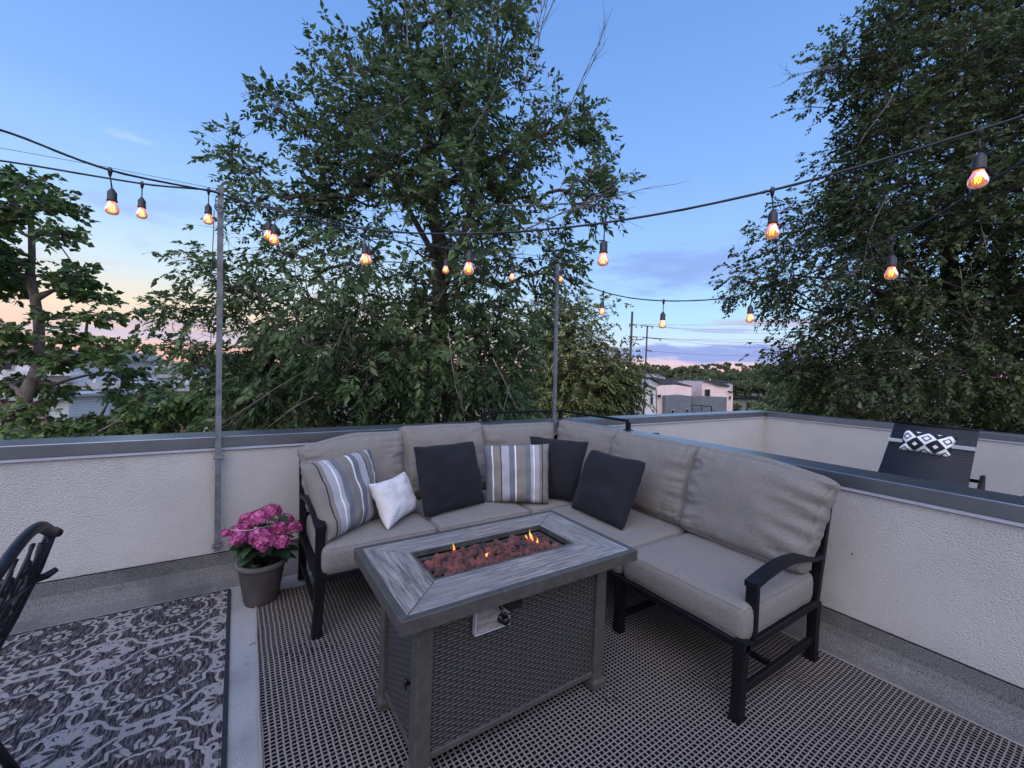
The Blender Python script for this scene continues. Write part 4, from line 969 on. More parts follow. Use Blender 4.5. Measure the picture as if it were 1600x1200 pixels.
for k in range(95):
    a = rr.uniform(0, 6.28); zz = rr.uniform(.25, .47); rad = rr.uniform(.03, .11)*(1+(.47-zz)); base = pc+Vector((rad*math.cos(a), rad*math.sin(a)-.0, zz))
    d = Vector((math.cos(a), math.sin(a), rr.uniform(-.2, .7))); bigleaf(m, base, d, Vector((rr.uniform(-.3, .3), rr.uniform(-.3, .3), 1)), rr.uniform(.06, .105), rr.uniform(.024, .036))
o = m.build('leaves', M['hleaf'], pot); a = o.data.attributes.new('tone', 'FLOAT', 'FACE')
a.data.foreach_set('value', [((i//10)*.37) % 1 for i in range(len(o.data.polygons))])
m = MB()
for p, r in heads: m.tube([pc+Vector(((p.x-pc.x)*.15, (p.y-pc.y)*.15, .21)), (pc+Vector((0, 0, .3))).lerp(p, .5), p], [.004, .0035, .003], 5)
m.build('stem', M['hleaf'], pot)
m = MB(); w0 = hit(361, 828, 1, 2.52); w1 = hit(385, 829, 1, 2.5); w2 = hit(432, 820, 1, 2.6); m.tube([w0, w1, w2], .0016, 5); m.build('plant_tie', M['white'], pot)

# ------------------------------------------------------------------ cast metal patio chair at the left edge
chx = -.56; TOPc = Vector((-.492, 1.99, .80)); ch = empty('patio_chair', (-.75, 1.75, 0), 'black cast metal patio chair with lattice back at the left edge', 'chair')
def cpt(y, z):                                                # point of the leaning back plane
    return Vector((-.640+(z-.42)*.32+ (.02*math.sin((z-.42)*6)), y, z))
yr, yl = 1.985, 1.49; ym = (yr+yl)/2
m = MB()
top = []
for i in range(25):
    t = i/24; y = yr+.012+(yl-yr-.024)*t; z = .800+.085*math.sin(math.pi*t)**1.3; top.append(cpt(y, z))
top = [top[0]+Vector((.010, .016, -.012))]+top+[top[-1]+Vector((.010, -.016, -.012))]
m.tube(top, [.013]+[.0175]*25+[.013], 14, flat=.8)
m.build('top_rail', M['frame2'], ch)
for y in (yr-.01, yl+.01):
    m = MB(); m.tube([cpt(y+.0, .80-.0), cpt(y-.012 if y > ym else y+.012, .70), cpt(y-.02 if y > ym else y+.02, .55), cpt(y-.03 if y > ym else y+.03, .42)], [.013, .014, .014, .015], 8, flat=1.2)
    m.build('back_post', M['frame2'], ch)
for sgn, y in ((1, yr-.04), (-1, yl+.04)):
    m = MB(); m.tube([cpt(y, .43), Vector((-.645, y+sgn*.005, .30)), Vector((-.625, y+sgn*.02, .15)), Vector((-.585, y+sgn*.045, .012))], [.015, .014, .013, .014], 8); m.build('leg', M['frame2'], ch)
    m = MB(); m.tube([Vector((-1.08, y, .40)), Vector((-1.10, y+sgn*.01, .2)), Vector((-1.12, y+sgn*.03, .012))], [.015, .013, .014], 8); m.build('leg', M['frame2'], ch)
    m = MB(); a_ = cpt(y+sgn*.03, .655); m.tube([a_+Vector((.052, sgn*.006, .022)), a_+Vector((.030, sgn*.006, .006)), a_, a_+Vector((-.15, sgn*.03, .0)), a_+Vector((-.36, sgn*.04, -.01)), a_+Vector((-.43, sgn*.035, -.05)), Vector((-1.06, y, .41))], [.009, .012, .013, .015, .015, .013, .012], 8); m.build('arm', M['frame2'], ch)
m = MB()
for z in (.50, .70 - .045): m.tube([cpt(yl+.02, z), cpt(ym, z+.03), cpt(yr-.02, z)], .009, 6)
def scroll(cy, cz, r0, r1, a0, a1, mir=1):
    m.tube([cpt(cy+mir*(r0+(r1-r0)*i/14)*math.cos(R(a0+(a1-a0)*i/14)), cz+(r0+(r1-r0)*i/14)*math.sin(R(a0+(a1-a0)*i/14))) for i in range(15)], .006, 6)
for k in range(4):
    y0_ = yl+.07+k*(yr-yl-.14)/3
    for s_ in (-1, 1):
        m.tube([cpt(y0_, .44), cpt(y0_+s_*.04, .53), cpt(y0_-s_*.03, .63), cpt(y0_+s_*.035, .72), cpt(y0_-s_*.01, .83)], .0045, 6, flat=1.3)
    scroll(y0_, .585, .034, .008, 0, 420); scroll(y0_+.02, .745, .026, .006, 90, 480, -1)
m.tube([cpt(yr-.035, .78), cpt(yr-.055, .70), cpt(yr-.09, .60)], .008, 6); m.tube([cpt(yr-.1, .80), cpt(yr-.05, .68), cpt(yr-.03, .56)], .008, 6)
m.build('lattice', M['frame2'], ch)
m = MB()
for i in range(9): m.bar((-1.10, yl+.03+i*.053, .42), (-.635, yl+.03+i*.053, .42), .018, .012)
for x in (-1.1, -.86, -.64): m.bar((x, yl+.02, .41), (x, yr-.03, .41), .025, .02)
m.build('seat', M['frame2'], ch)

# ------------------------------------------------------------------ neighbouring terrace: lounger, its cushion, chairs
lg = empty('sun_lounger', (5.0, 1.1, 0), 'dark woven sun lounger with raised curved back on the next terrace', 'sun lounger')
tl, tr = hit(1398, 659, 0, 5.62), hit(1531, 673, 0, 5.62); bl, br = hit(1369, 737, 0, 5.30), hit(1505, 762, 0, 5.30)
TL, TR = Vector((5.62, tl.y, tl.z)), Vector((5.62, tr.y, tr.z))
N = 18; prof = []                                              # profile x,z of the sling from top of the back to the foot
for i in range(N+1):
    t = i/N; prof.append((5.62-.40*t-.06*math.sin(math.pi*t), (tl.z+tr.z)/2*(1-t)+.36*t-.03*math.sin(math.pi*t)))
for i in range(1, 9): prof.append((5.22-.15*i, .36-.004*i+.02*math.sin(i*.4)))
y1_, y0_ = tl.y, tr.y
m = MB(); vs = []
for k, (x, z) in enumerate(prof):
    wd_ = max(0, (k-4)/14)*.03 if k < 19 else .03
    for y in (y1_+wd_, (y0_+y1_)/2, y0_): vs.append((x, y, z-.008*(y == (y0_+y1_)/2)))
    for y in (y1_+wd_, (y0_+y1_)/2, y0_): vs.append((x+.012, y, z-.010))
fs = []
for k in range(len(prof)-1):
    a = k*6; b = a+6
    fs += [(a, b, b+1, a+1), (a+1, b+1, b+2, a+2), (a+4, b+4, b+3, a+3), (a+5, b+5, b+4, a+4), (a+3, b+3, b, a), (a+2, b+2, b+5, a+5)]
fs += [(0, 1, 4, 3), (1, 2, 5, 4)]
m.add(vs, fs, 0, True); m.build('sling', M['lounger'], lg)
m = MB(); z_ = [(x+.016, z-.016) for x, z in prof]
m.tube([(5.62, y1_, tl.z), (5.62, y0_, tr.z)], .010, 8)
m.build('back_tube', M['frame'], lg)
m = MB()
for y in (y1_+.03, y0_-.03): m.bar((5.86, y, .33), (3.98, y, .33), .03, .045)
for x in (3.99, 4.8, 5.6, 5.85): m.bar((x, y1_+.03, .33), (x, y0_-.03, .33), .03, .03)
m.build('bed_frame', M['frame'], lg)
for x in (4.1, 5.7):
    for y in (y1_+.03, y0_-.03): m = MB(); m.box((x-.02, y-.02, .004), (x+.02, y+.02, .31), 0, .003); m.build('leg', M['frame'], lg)
# bracket of the back that shows to the right of the sling
m = MB(); q = [hit(1520, 740, 0, 5.60), hit(1537, 741, 0, 5.60)]; yA = y0_
for yb_ in (y0_-.045, y1_+.045):
    m.add([(5.20, yb_-.012, .30), (5.20, yb_+.012, .30), (5.52, yb_+.012, .62), (5.52, yb_-.012, .62), (5.60, yb_-.012, .62), (5.60, yb_+.012, .62), (5.60, yb_+.012, .50), (5.60, yb_-.012, .50), (5.34, yb_-.012, .29), (5.34, yb_+.012, .29)],
          [(0, 1, 2, 3), (3, 2, 5, 4), (4, 5, 6, 7), (7, 6, 9, 8), (8, 9, 1, 0), (0, 3, 4, 7, 8), (1, 9, 6, 5, 2)])
m.bar((5.58, y0_-.045, .56), (5.58, y1_+.045, .56), .02, .03)
m.build('back_bracket', M['frame'], lg)
c0 = hit(1404, 708, 0, 5.50); m = MB()
def sl(k, dy): x, z = prof[k]; return x, z
xs_, zs_ = prof[4]; m.box((xs_-.022, y1_+.012, zs_-.016), (xs_-.012, y0_-.002, zs_+.018), 0, .002); m.build('strap', M['white'], lg)
BLp, BRp = Vector((5.45, hit(1404, 700, 0, 5.45).y, hit(1404, 703, 0, 5.45).z)), hit(1487, 717, 0, 5.45)
TRp, TLp = hit(1497, 683, 0, 5.52), hit(1412, 671, 0, 5.52)
pillow(BLp, BRp, TRp, TLp, .05, M['diam'], 'lumbar_pillow', 'small black and white diamond patterned lumbar pillow on the sun lounger', None, 9, pinch=.09)
q = hit(1025, 678, 0, 3.25); e = empty('patio_stool', (3.25, q.y, 0), 'dark object top just showing above the divider wall coping behind the sofa', 'stool')
m = MB(); m.box((3.25-.03, q.y-.025, .80), (3.25+.03, q.y+.025, q.z+.01), 0, .01); m.build('handle', M['black'], e)
m = MB(); m.lathe([(0, .42), (.15, .42), (.16, .43), (.16, .46), (0, .46)], (3.25, q.y, 0), 20); m.build('seat', M['black'], e)
m = MB(); m.bar((3.25, q.y, .44), (3.25, q.y, .82), .04, .03, 0, (0, 1, 0)); m.build('backrest', M['black'], e)
for a in range(4): m = MB(); m.tube([(3.25+.1*math.cos(a*1.57+.78), q.y+.1*math.sin(a*1.57+.78), .42), (3.25+.15*math.cos(a*1.57+.78), q.y+.15*math.sin(a*1.57+.78), .004)], .012, 6); m.build('leg', M['black'], e)
q = hit(1600, 768, 0, 4.6); e = empty('footstool', (4.6, q.y-.25, 0), 'dark grey padded stool peeking over the divider coping at the right edge', 'stool')
m = cushion_mesh(.5, .5, .14, .05, .03, 14, .002, 3); m.v = [(v[0]+4.6, v[1]+q.y-.24, v[2]+q.z-.085) for v in m.v]; m.build('cushion', M['blk'], e)
for a in (-.2, .2):
    for b in (-.2, .2): m = MB(); m.box((4.6+a-.015, q.y-.24+b-.015, .004), (4.6+a+.015, q.y-.24+b+.015, q.z-.15)); m.build('leg', M['frame'], e)
# ------------------------------------------------------------------ trees
def plane_pt(px, py, D):                                       # pixel -> point on the upright plane at horizontal distance D
    r = ray(px, py); return CAM + r*(D/r.dot(fh))
def in_poly(P, poly):
    x, y = P[:, 0], P[:, 1]; ins = np.zeros(len(P), bool); n = len(poly)
    for i in range(n):
        x0, y0 = poly[i]; x1, y1 = poly[(i+1) % n]
        c = ((y0 > y) != (y1 > y)) & (x < (x1-x0)*(y-y0)/(y1-y0+1e-12)+x0); ins ^= c
    return ins
def poly_dist(P, poly):
    d = np.full(len(P), 1e9); n = len(poly)
    for i in range(n):
        a = np.array(poly[i]); b = np.array(poly[(i+1) % n]); ab = b-a; t = np.clip(((P-a)@ab)/(ab@ab+1e-9), 0, 1)
        d = np.minimum(d, np.hypot(*(P-(a+t[:, None]*ab)).T))
    return d
FH, RH = np.array(fh), np.array(rh); FLH = .089
def leaves(B, D_, L, M_, ll, wd, rg, droop=.5, spread=.85, hang=.35, fold=.25):
    """compound leaves: B base (K,3), D_ dir (K,3), L length (K); M_ leaflets each -> verts, faces, tone"""
    K = len(B); up = np.array([0, 0, 1.])
    s = np.cross(D_, up+rg.normal(0, .35, (K, 3))); s /= np.linalg.norm(s, axis=1)[:, None]+1e-9
    V_, T_ = [], []; tone_k = rg.random(K)
    for j in range(M_):
        t = .22+.78*(j+1)/M_; sg = 1 if j % 2 else -1
        if j == M_-1: sg = 0
        pos = B + D_*(L*t)[:, None] - up*(droop*L*t*t)[:, None]
        l = s*sg*spread + D_*(.5 if sg else 1) - up*(hang + droop*t*.5) + rg.normal(0, .22, (K, 3)); l /= np.linalg.norm(l, axis=1)[:, None]
        w_ = np.cross(l, up*.7 + rg.normal(0, .55, (K, 3))); w_ /= np.linalg.norm(w_, axis=1)[:, None]+1e-9
        nn = np.cross(l, w_); le = (ll*rg.uniform(.6, 1.3, K)*np.repeat(rg.uniform(.75, 1.2, (K+7)//8), 8)[:K])[:, None]
        p0 = pos; p2 = pos + l*le - up*(.12*le); p1 = pos + l*le*.42 + w_*wd*le + nn*fold*wd*le; p3 = pos + l*le*.42 - w_*wd*le + nn*fold*wd*le
        V_.append(np.stack([p0, p1, p2, p3], 1)); T_.append(np.clip(tone_k+rg.normal(0, .18, K), 0, 1))
    V_ = np.concatenate(V_).reshape(-1, 3); n = len(V_)//4; b = np.arange(n)*4
    F_ = np.stack([np.stack([b, b+1, b+2], 1), np.stack([b, b+2, b+3], 1)], 1).reshape(-1, 3)
    return V_, F_, np.repeat(np.concatenate(T_), 2)
def seg_tubes(P0, P1, r0, r1, n=6):
    d = P1-P0; d /= np.linalg.norm(d, axis=1)[:, None]+1e-9
    a = np.where(np.abs(d[:, 2:3]) < .9, np.array([[0, 0, 1.]]), np.array([[1., 0, 0]])); x = np.cross(d, a); x /= np.linalg.norm(x, axis=1)[:, None]; y = np.cross(d, x)
    an = np.arange(n)*2*np.pi/n; c, s = np.cos(an)[None, :, None], np.sin(an)[None, :, None]
    ring = x[:, None]*c+y[:, None]*s; A_ = P0[:, None]+ring*r0[:, None, None]; B_ = P1[:, None]+ring*r1[:, None, None]
    V_ = np.concatenate([A_, B_], 1).reshape(-1, 3); N = len(P0); b = (np.arange(N)*2*n)[:, None]; k = np.arange(n)[None]; k2 = (k+1) % n
    return V_, np.stack([b+k, b+k2, b+n+k2, b+n+k], 2).reshape(-1, 4)
def skeleton(trunk, att, rg, step=.35, arch=.12, r_tip=.006, expo=.42, sway=.05):
    """trunk: list of points bottom to top; att: (N,3) attractors -> node positions, parent ids, radii, tip node of each attractor"""
    N_ = [np.array(trunk[0], float)]; Pa = [-1]
    for a, b in zip(trunk[:-1], trunk[1:]):
        a, b = np.array(a, float), np.array(b, float); k = max(1, int(np.linalg.norm(b-a)/step))
        for i in range(1, k+1): Pa.append(len(N_)-1); N_.append(a+(b-a)*i/k+rg.normal(0, .02, 3))
    nt_ = len(N_); T0 = np.array(N_); base_d = np.array([np.min(np.linalg.norm(T0-p, axis=1)) for p in att]); tips = np.zeros(len(att), int)
    arr = np.zeros((len(att)*14+nt_, 3)); arr[:nt_] = T0; cnt = nt_; depth = np.zeros(len(arr)); depth[:nt_] = 0
    for idx in np.argsort(base_d):
        p = att[idx]; dv = p-arr[:cnt]; dist = np.linalg.norm(dv, axis=1)
        cost = dist*(1+.9*np.clip(-dv[:, 2]/(dist+1e-6), 0, 1)) + .10*depth[:cnt]
        j = int(np.argmin(cost)); a = arr[j].copy(); L = dist[j]; k = int(min(12, max(2, round(L/step)))); prev = j
        for i in range(1, k+1):
            t = i/k; q = a+(p-a)*t; q = q + np.array([0, 0, 1])*arch*L*math.sin(math.pi*t) + (rg.normal(0, sway*step, 3) if i < k else 0)
            arr[cnt] = q; Pa.append(prev); depth[cnt] = depth[prev]+L/k; prev = cnt; cnt += 1
        tips[idx] = prev
    arr = arr[:cnt]; Pa = np.array(Pa); w_ = np.zeros(cnt)
    w_[tips] += 1
    for i in range(cnt-1, 0, -1): w_[Pa[i]] += w_[i]
    return arr, Pa, r_tip*np.maximum(w_, .6)**expo, tips
def crown_att(poly_px, D, n, dmax, rg, hole=.0, hs=.9, keep=None, shift=0, k_d=1.1, hseed=0, inset=0.):
    poly = [];
    for x, y in poly_px:
        q = plane_pt(x, y, D); poly.append((q.dot(rh), q.z))
    pa = np.array(poly); lo, hi = pa.min(0), pa.max(0); out = np.zeros((0, 3))
    while len(out) < n:
        P = rg.uniform(lo, hi, (4000, 2)); P = P[in_poly(P, poly)]; dd = poly_dist(P, poly); P = P[dd > inset]; dd = dd[dd > inset]; dep = np.minimum(dmax, dd*k_d+.15)
        u = rg.uniform(-1, 1, len(P)); u = np.sign(u)*np.abs(u)**.8*dep+shift
        W_ = RH*P[:, :1]*(1+u[:, None]/D*0.0) + FH*(D+u)[:, None]; W_[:, 2] = P[:, 1]
        # keep the outline seen from the terrace: nearer layers are drawn in a little, farther ones out
        sc_ = ((D+u)/D)[:, None]; W_ = RH*P[:, :1]*sc_ + FH*(D+u)[:, None]; W_[:, 2] = CH+(P[:, 1]-CH)*sc_[:, 0]
        nz_ = np.array([mn.noise(Vector(w)*hs+Vector((hseed, 0, 0))) for w in W_]); W_ = W_[nz_ > hole-rg.random(len(W_))*.12]
        ok = ~((W_[:, 1] < YB+W+.35) & (W_[:, 0] < XN+W+.35)); out = np.concatenate([out, W_[ok]])
    return out[:n]
def make_tree(name, label, trunk, att, rg, leafm, barkm, per, M_, ll, wd, L, group=None, cl=.28, droop=.5, hang=.35, spread=.85, r_tip=.006, arch=.12, outward=None, expo=.42, rmin=0, flat=1.0):
    e = empty(name, trunk[0], label, 'tree', group); arr, Pa, rad, tips = skeleton(trunk, att, rg, arch=arch, r_tip=r_tip, expo=expo)
    rad = np.maximum(rad, rmin); i = np.arange(1, len(arr)); V_, F_ = seg_tubes(arr[Pa[i]], arr[i], rad[Pa[i]], rad[i])
    link('trunk', npmesh('trunk', V_, F_, None, True), barkm, e)
    cen = att.mean(0); K = len(att)*per; ti = np.repeat(np.arange(len(att)), per)
    B = att[ti] + rg.normal(0, cl, (K, 3))*np.array([1, 1, flat]); D_ = B-att[ti]; D_ /= np.linalg.norm(D_, axis=1)[:, None]+1e-9
    o = att[ti]-cen; o /= np.linalg.norm(o, axis=1)[:, None]+1e-9; D_ = D_*.8+o*.7+rg.normal(0, .3, (K, 3)); D_ /= np.linalg.norm(D_, axis=1)[:, None]
    Ls = L*rg.uniform(.7, 1.3, K); V_, F_, T_ = leaves(B, D_, Ls, M_, ll, wd, rg, droop, spread, hang)
    clump = np.array([mn.noise(Vector(p)*1.1) for p in att]); cT = np.repeat(clump[ti], 1); T_ = np.clip(T_*.8 + np.repeat(np.tile(cT, M_), 2)*.7 + .1, 0, 1)
    link('crown', npmesh('crown', V_, F_, T_), leafm, e)
    # twigs from the branch tip to each leaf
    V_, F_ = seg_tubes(att[ti], B, np.full(K, .004), np.full(K, .0022), 3); link('twigs', npmesh('twigs', V_, F_), barkm, e)
    return e, arr, Pa, rad
G0 = -8.6
rg = np.random.default_rng(3)
polyC = [(640, -70), (818, -70), (815, 10), (806, 60), (815, 115), (850, 120), (882, 116), (885, 175), (922, 148), (927, 200), (903, 243), (868, 212), (838, 255), (835, 300), (862, 285), (885, 262), (932, 248), (952, 290), (975, 308), (935, 332), (898, 330), (925, 390), (890, 405), (903, 432), (868, 452), (850, 485), (838, 520), (850, 690), (335, 690), (340, 610), (300, 592), (258, 556), (262, 520), (232, 492), (238, 468), (290, 472), (330, 482), (345, 468), (322, 425), (290, 402), (300, 372), (330, 345), (352, 318), (368, 335), (400, 322), (408, 300), (375, 290), (340, 255), (336, 228), (362, 212), (402, 243), (460, 285), (478, 250), (468, 222), (440, 212), (405, 172), (410, 145), (440, 150), (462, 168), (482, 160), (486, 120), (490, 90), (512, 55), (580, 25), (620, 12)]
D0 = 6.6
def knot(cx, cy, rx, ry, n, D):                               # a few attractors for a single outlying spray
    out = []
    for _ in range(n):
        u = rg.normal(0, .5, 3); q = plane_pt(cx+u[0]*rx, cy+u[1]*ry, D+u[2]*.35); out.append(tuple(q))
    return np.array(out)
attC = np.concatenate([knot(262, 482, 26, 12, 9, D0), knot(300, 402, 16, 10, 5, D0), knot(302, 486, 18, 10, 5, D0), knot(290, 545, 24, 10, 5, D0), knot(432, 168, 18, 14, 8, D0), knot(362, 235, 18, 16, 9, D0), knot(905, 195, 20, 24, 12, D0), knot(935, 285, 20, 22, 12, D0), knot(885, 395, 22, 14, 10, D0), knot(800, 40, 14, 26, 12, D0), knot(395, 310, 24, 14, 10, D0), knot(350, 445, 26, 16, 12, D0),
    crown_att(polyC, D0, 900, 1.9, rg, .10, 1.35, hseed=3, inset=.13), crown_att([(330, 690), (345, 560), (470, 470), (640, 430), (830, 470), (845, 690)], D0, 420, 1.7, rg, -.14, 1.3, inset=.2), crown_att([(490, 420), (500, 220), (560, 110), (640, 90), (760, 130), (810, 300), (800, 480)], D0, 190, 1.2, rg, .0, 1.4, hseed=1)])
tC = [plane_pt(705, 640, D0)]; tC = [Vector((tC[0].x, tC[0].y, G0)), plane_pt(705, 640, D0), plane_pt(685, 520, D0), plane_pt(690, 400, D0), plane_pt(668, 250, D0), plane_pt(650, 60, D0)]
treeC, arrC, PaC, radC = make_tree('ash_tree', 'tall loose leafy tree in the centre just beyond the parapet wall', tC, attC, rg, M['leafC'], M['bark'], 5, 9, .108, .22, .22, cl=.13, r_tip=.0055, expo=.46, droop=.3, hang=.12)
def limb(e, pts, r, mt, n=7, name='branch'):
    m = MB(); P = [Vector(p) for p in pts]; m.tube(P, [r*(1-.75*i/(len(P)-1)) for i in range(len(P))], n); return m.build(name, mt, e)
limb(treeC, [plane_pt(x, y, D0-.1) for x, y in ((688, 470), (720, 380), (745, 290), (760, 180), (775, 90), (780, -20))], .055, M['bark'])
limb(treeC, [plane_pt(x, y, D0-.2) for x, y in ((690, 420), (640, 330), (590, 240), (560, 160), (545, 80))], .05, M['bark'])
rr = random.Random(8)
def twig_spray(e, px, py, D, ang, L, n, mt, r=.008, seed=0):
    q = random.Random(seed); m = MB()
    def rec(p, d, L_, r_, dep):
        pts = [p]; dd = d.copy()
        for i in range(5):
            dd = (dd+Vector((q.uniform(-.14, .14), q.uniform(-.14, .14), q.uniform(-.12, .14)))).normalized(); pts.append(pts[-1]+dd*L_/5)
        m.tube(pts, [r_*(1-.13*i) for i in range(6)], 4)
        if dep:
            for k in range(n): i = q.randrange(2, 6); s = rh*q.uniform(-.6, .6)+fh*q.uniform(-.4, .4)+Vector((0, 0, q.uniform(-.3, .5))); rec(pts[i], (dd+s).normalized(), L_*q.uniform(.35, .6), r_*.55, dep-1)
    d = (rh*math.cos(R(ang))+Vector((0, 0, math.sin(R(ang))))).normalized(); rec(plane_pt(px, py, D), d, L, r, 2); m.build('bare_branch', mt, e)
for a in ((815, 150, 6.0, 68, 2.0, 4, 1), (830, 120, 6.1, 80, 1.5, 4, 2), (700, 130, 5.6, 95, 1.4, 4, 3), (755, 140, 5.7, 84, 1.4, 4, 4), (640, 90, 5.8, 100, 1.2, 3, 5), (780, 320, 5.4, 2, 1.6, 4, 6), (860, 230, 6.0, 60, 1.2, 3, 7), (800, 370, 5.5, 30, 1.3, 4, 15)):
    twig_spray(treeC, *a[:6], M['twig'], .012, a[6])
for a in ((520, 560, 4.9, 205, 1.9, 2, 8), (560, 470, 4.9, 235, .7, 2, 9), (700, 520, 4.8, 280, .8, 2, 10), (640, 150, 5.2, 230, .8, 2, 11), (770, 560, 4.9, 300, .7, 2, 12), (730, 220, 5.1, 60, .9, 3, 13), (490, 620, 4.8, 215, .9, 2, 14), (830, 470, 4.9, 340, .8, 3, 16)):
    twig_spray(treeC, *a[:6], M['twig'], .007, a[6])

polyR = [(1430, -70), (1352, 0), (1335, 28), (1292, 62), (1256, 98), (1254, 120), (1280, 132), (1242, 158), (1250, 205), (1290, 192), (1280, 232), (1240, 250), (1285, 268), (1275, 302), (1172, 308), (1178, 345), (1146, 352), (1136, 402), (1160, 420), (1118, 440), (1130, 466), (1190, 472), (1160, 520), (1195, 562), (1215, 600), (1235, 650), (1240, 720), (1980, 740), (2000, -70)]
D1 = 8.6
attR = np.concatenate([crown_att(polyR, D1, 2000, 2.0, rg, .02, 1.0, hseed=9, inset=.16), crown_att([(1250, 720), (1215, 560), (1300, 480), (1700, 460), (1900, 500), (1900, 740)], D1, 700, 2.0, rg, -.7), crown_att([(1290, 420), (1330, 120), (1440, -60), (1900, -60), (1900, 480), (1220, 480)], D1, 1500, 1.7, rg, -.12, 1.0, hseed=4)])
b_ = plane_pt(1545, 620, D1); tR = [Vector((b_.x, b_.y, G0)), b_, plane_pt(1515, 530, D1), plane_pt(1480, 420, D1), plane_pt(1500, 250, D1), plane_pt(1540, 40, D1)]
treeR, *_ = make_tree('elm_tree', 'large dense dark green tree filling the right side beyond the far parapet', tR, attR, rg, M['leafR'], M['bark'], 7, 9, .085, .29, .24, cl=.16, droop=.35, hang=.15, r_tip=.005, expo=.44)
limb(treeR, [plane_pt(x, y, D1-.3) for x, y in ((1530, 580), (1490, 520), (1420, 470), (1330, 440), (1240, 430))], .07, M['bark'])
limb(treeR, [plane_pt(x, y, D1-.3) for x, y in ((1520, 540), (1560, 440), (1570, 300), (1590, 120))], .08, M['bark'])
for a in ((1390, 300, 6.9, 250, 1.1, 3, 21), (1400, 380, 6.9, 200, 1.2, 4, 22), (1500, 420, 6.8, 290, .9, 3, 23), (1340, 230, 7.1, 70, .9, 3, 26), (1530, 330, 6.8, 280, .8, 3, 27), (1450, 560, 6.8, 170, .8, 3, 28), (1310, 100, 7.4, 200, .8, 4, 29)):
    twig_spray(treeR, *a[:6], M['twig'], .008, a[6])

# left tree: foliage in flat layered pads
pads = [(45, 295, 62, 26), (95, 325, 38, 18), (20, 330, 36, 16), (60, 365, 50, 12), (95, 372, 22, 10), (5, 345, 10, 10), (0, 408, 42, 22), (60, 425, 45, 14), (20, 445, 34, 14), (110, 440, 46, 16), (135, 468, 30, 16), (165, 492, 30, 16), (5, 455, 20, 10), (82, 498, 42, 10), (12, 520, 42, 18), (110, 522, 34, 14), (165, 548, 45, 20), (200, 580, 40, 12), (40, 555, 50, 16), (95, 560, 30, 14), (15, 595, 30, 14), (75, 600, 40, 14), (130, 655, 60, 14), (225, 605, 50, 12), (265, 625, 50, 16), (300, 650, 40, 14), (225, 650, 60, 16), (20, 640, 40, 16), (60, 670, 70, 16), (150, 672, 70, 12), (240, 674, 60, 10), (110, 690, 90, 14), (260, 690, 70, 12), (-40, 400, 40, 60), (-50, 560, 50, 80), (310, 622, 22, 8), (20, 682, 60, 12), (205, 622, 40, 10)]
D2 = 9.2; A_L = []
for cx, cy, rx, ry in pads:
    n = max(6, int(rx*ry/72)); dz_ = rg.uniform(-.9, .9)
    for _ in range(n):
        u = rg.normal(0, .52, 3); q = plane_pt(cx+u[0]*rx, cy+u[1]*ry*.9, D2+dz_*(1 if cy < 560 else .8)+u[2]*rx*.011); A_L.append((q.x, q.y, q.z)) if not (abs(cx+u[0]*rx-54) < 17 and cy < 565 and rg.random() < .8) else None
A_L = np.array(A_L); A_L = A_L[~((A_L[:, 1] < YB+W+.5))]
b_ = plane_pt(28, 700, D2); tL = [Vector((b_.x, b_.y, G0)), b_, plane_pt(40, 620, D2), plane_pt(62, 570, D2), plane_pt(62, 500, D2), plane_pt(50, 430, D2), plane_pt(50, 340, D2)]
treeL, *_ = make_tree('catalpa_tree', 'layered broad leaved tree with a pale trunk at the left edge', tL, A_L, rg, M['leafL'], M['bark2'], 8, 6, .135, .38, .13, cl=.105, droop=.35, hang=.28, spread=1.0, r_tip=.012, arch=.02, expo=.42, flat=.45)
m = MB(); m.tube(tL[1:], [.13, .12, .10, .08, .055, .03], 12); m.build('main_stem', M['bark2'], treeL)

polyB = [(815, 700), (812, 520), (835, 495), (852, 478), (880, 470), (905, 474), (925, 495), (945, 505), (955, 478), (966, 500), (980, 515), (990, 545), (998, 575), (992, 600), (985, 640), (985, 700)]
D3 = 17.
attB = np.concatenate([crown_att(polyB, D3, 480, 2.5, rg, -.08, .5, hseed=2), crown_att([(815, 700), (815, 580), (900, 560), (985, 590), (982, 700)], D3, 260, 2.0, rg, -.5)])
b_ = plane_pt(890, 640, D3); tB = [Vector((b_.x, b_.y, G0)), b_, plane_pt(888, 560, D3), plane_pt(900, 500, D3)]
make_tree('locust_tree', 'light yellowish green tree behind the right post with sky showing through', tB, attB, rg, M['leafB'], M['bark'], 8, 7, .16, .24, .34, cl=.30, r_tip=.012, expo=.42)
polyU = [(340, 700), (350, 640), (380, 560), (420, 540), (460, 560), (480, 700)]
attU = crown_att(polyU, 8.6, 140, 1.2, rg, -.6)
b_ = plane_pt(410, 660, 8.6)
make_tree('shrubby_tree', 'lighter green young tree low behind the left post', [Vector((b_.x, b_.y, G0)), b_, plane_pt(408, 590, 8.6)], attU, rg, M['leafL'], M['bark'], 7, 8, .13, .26, .22, cl=.2)

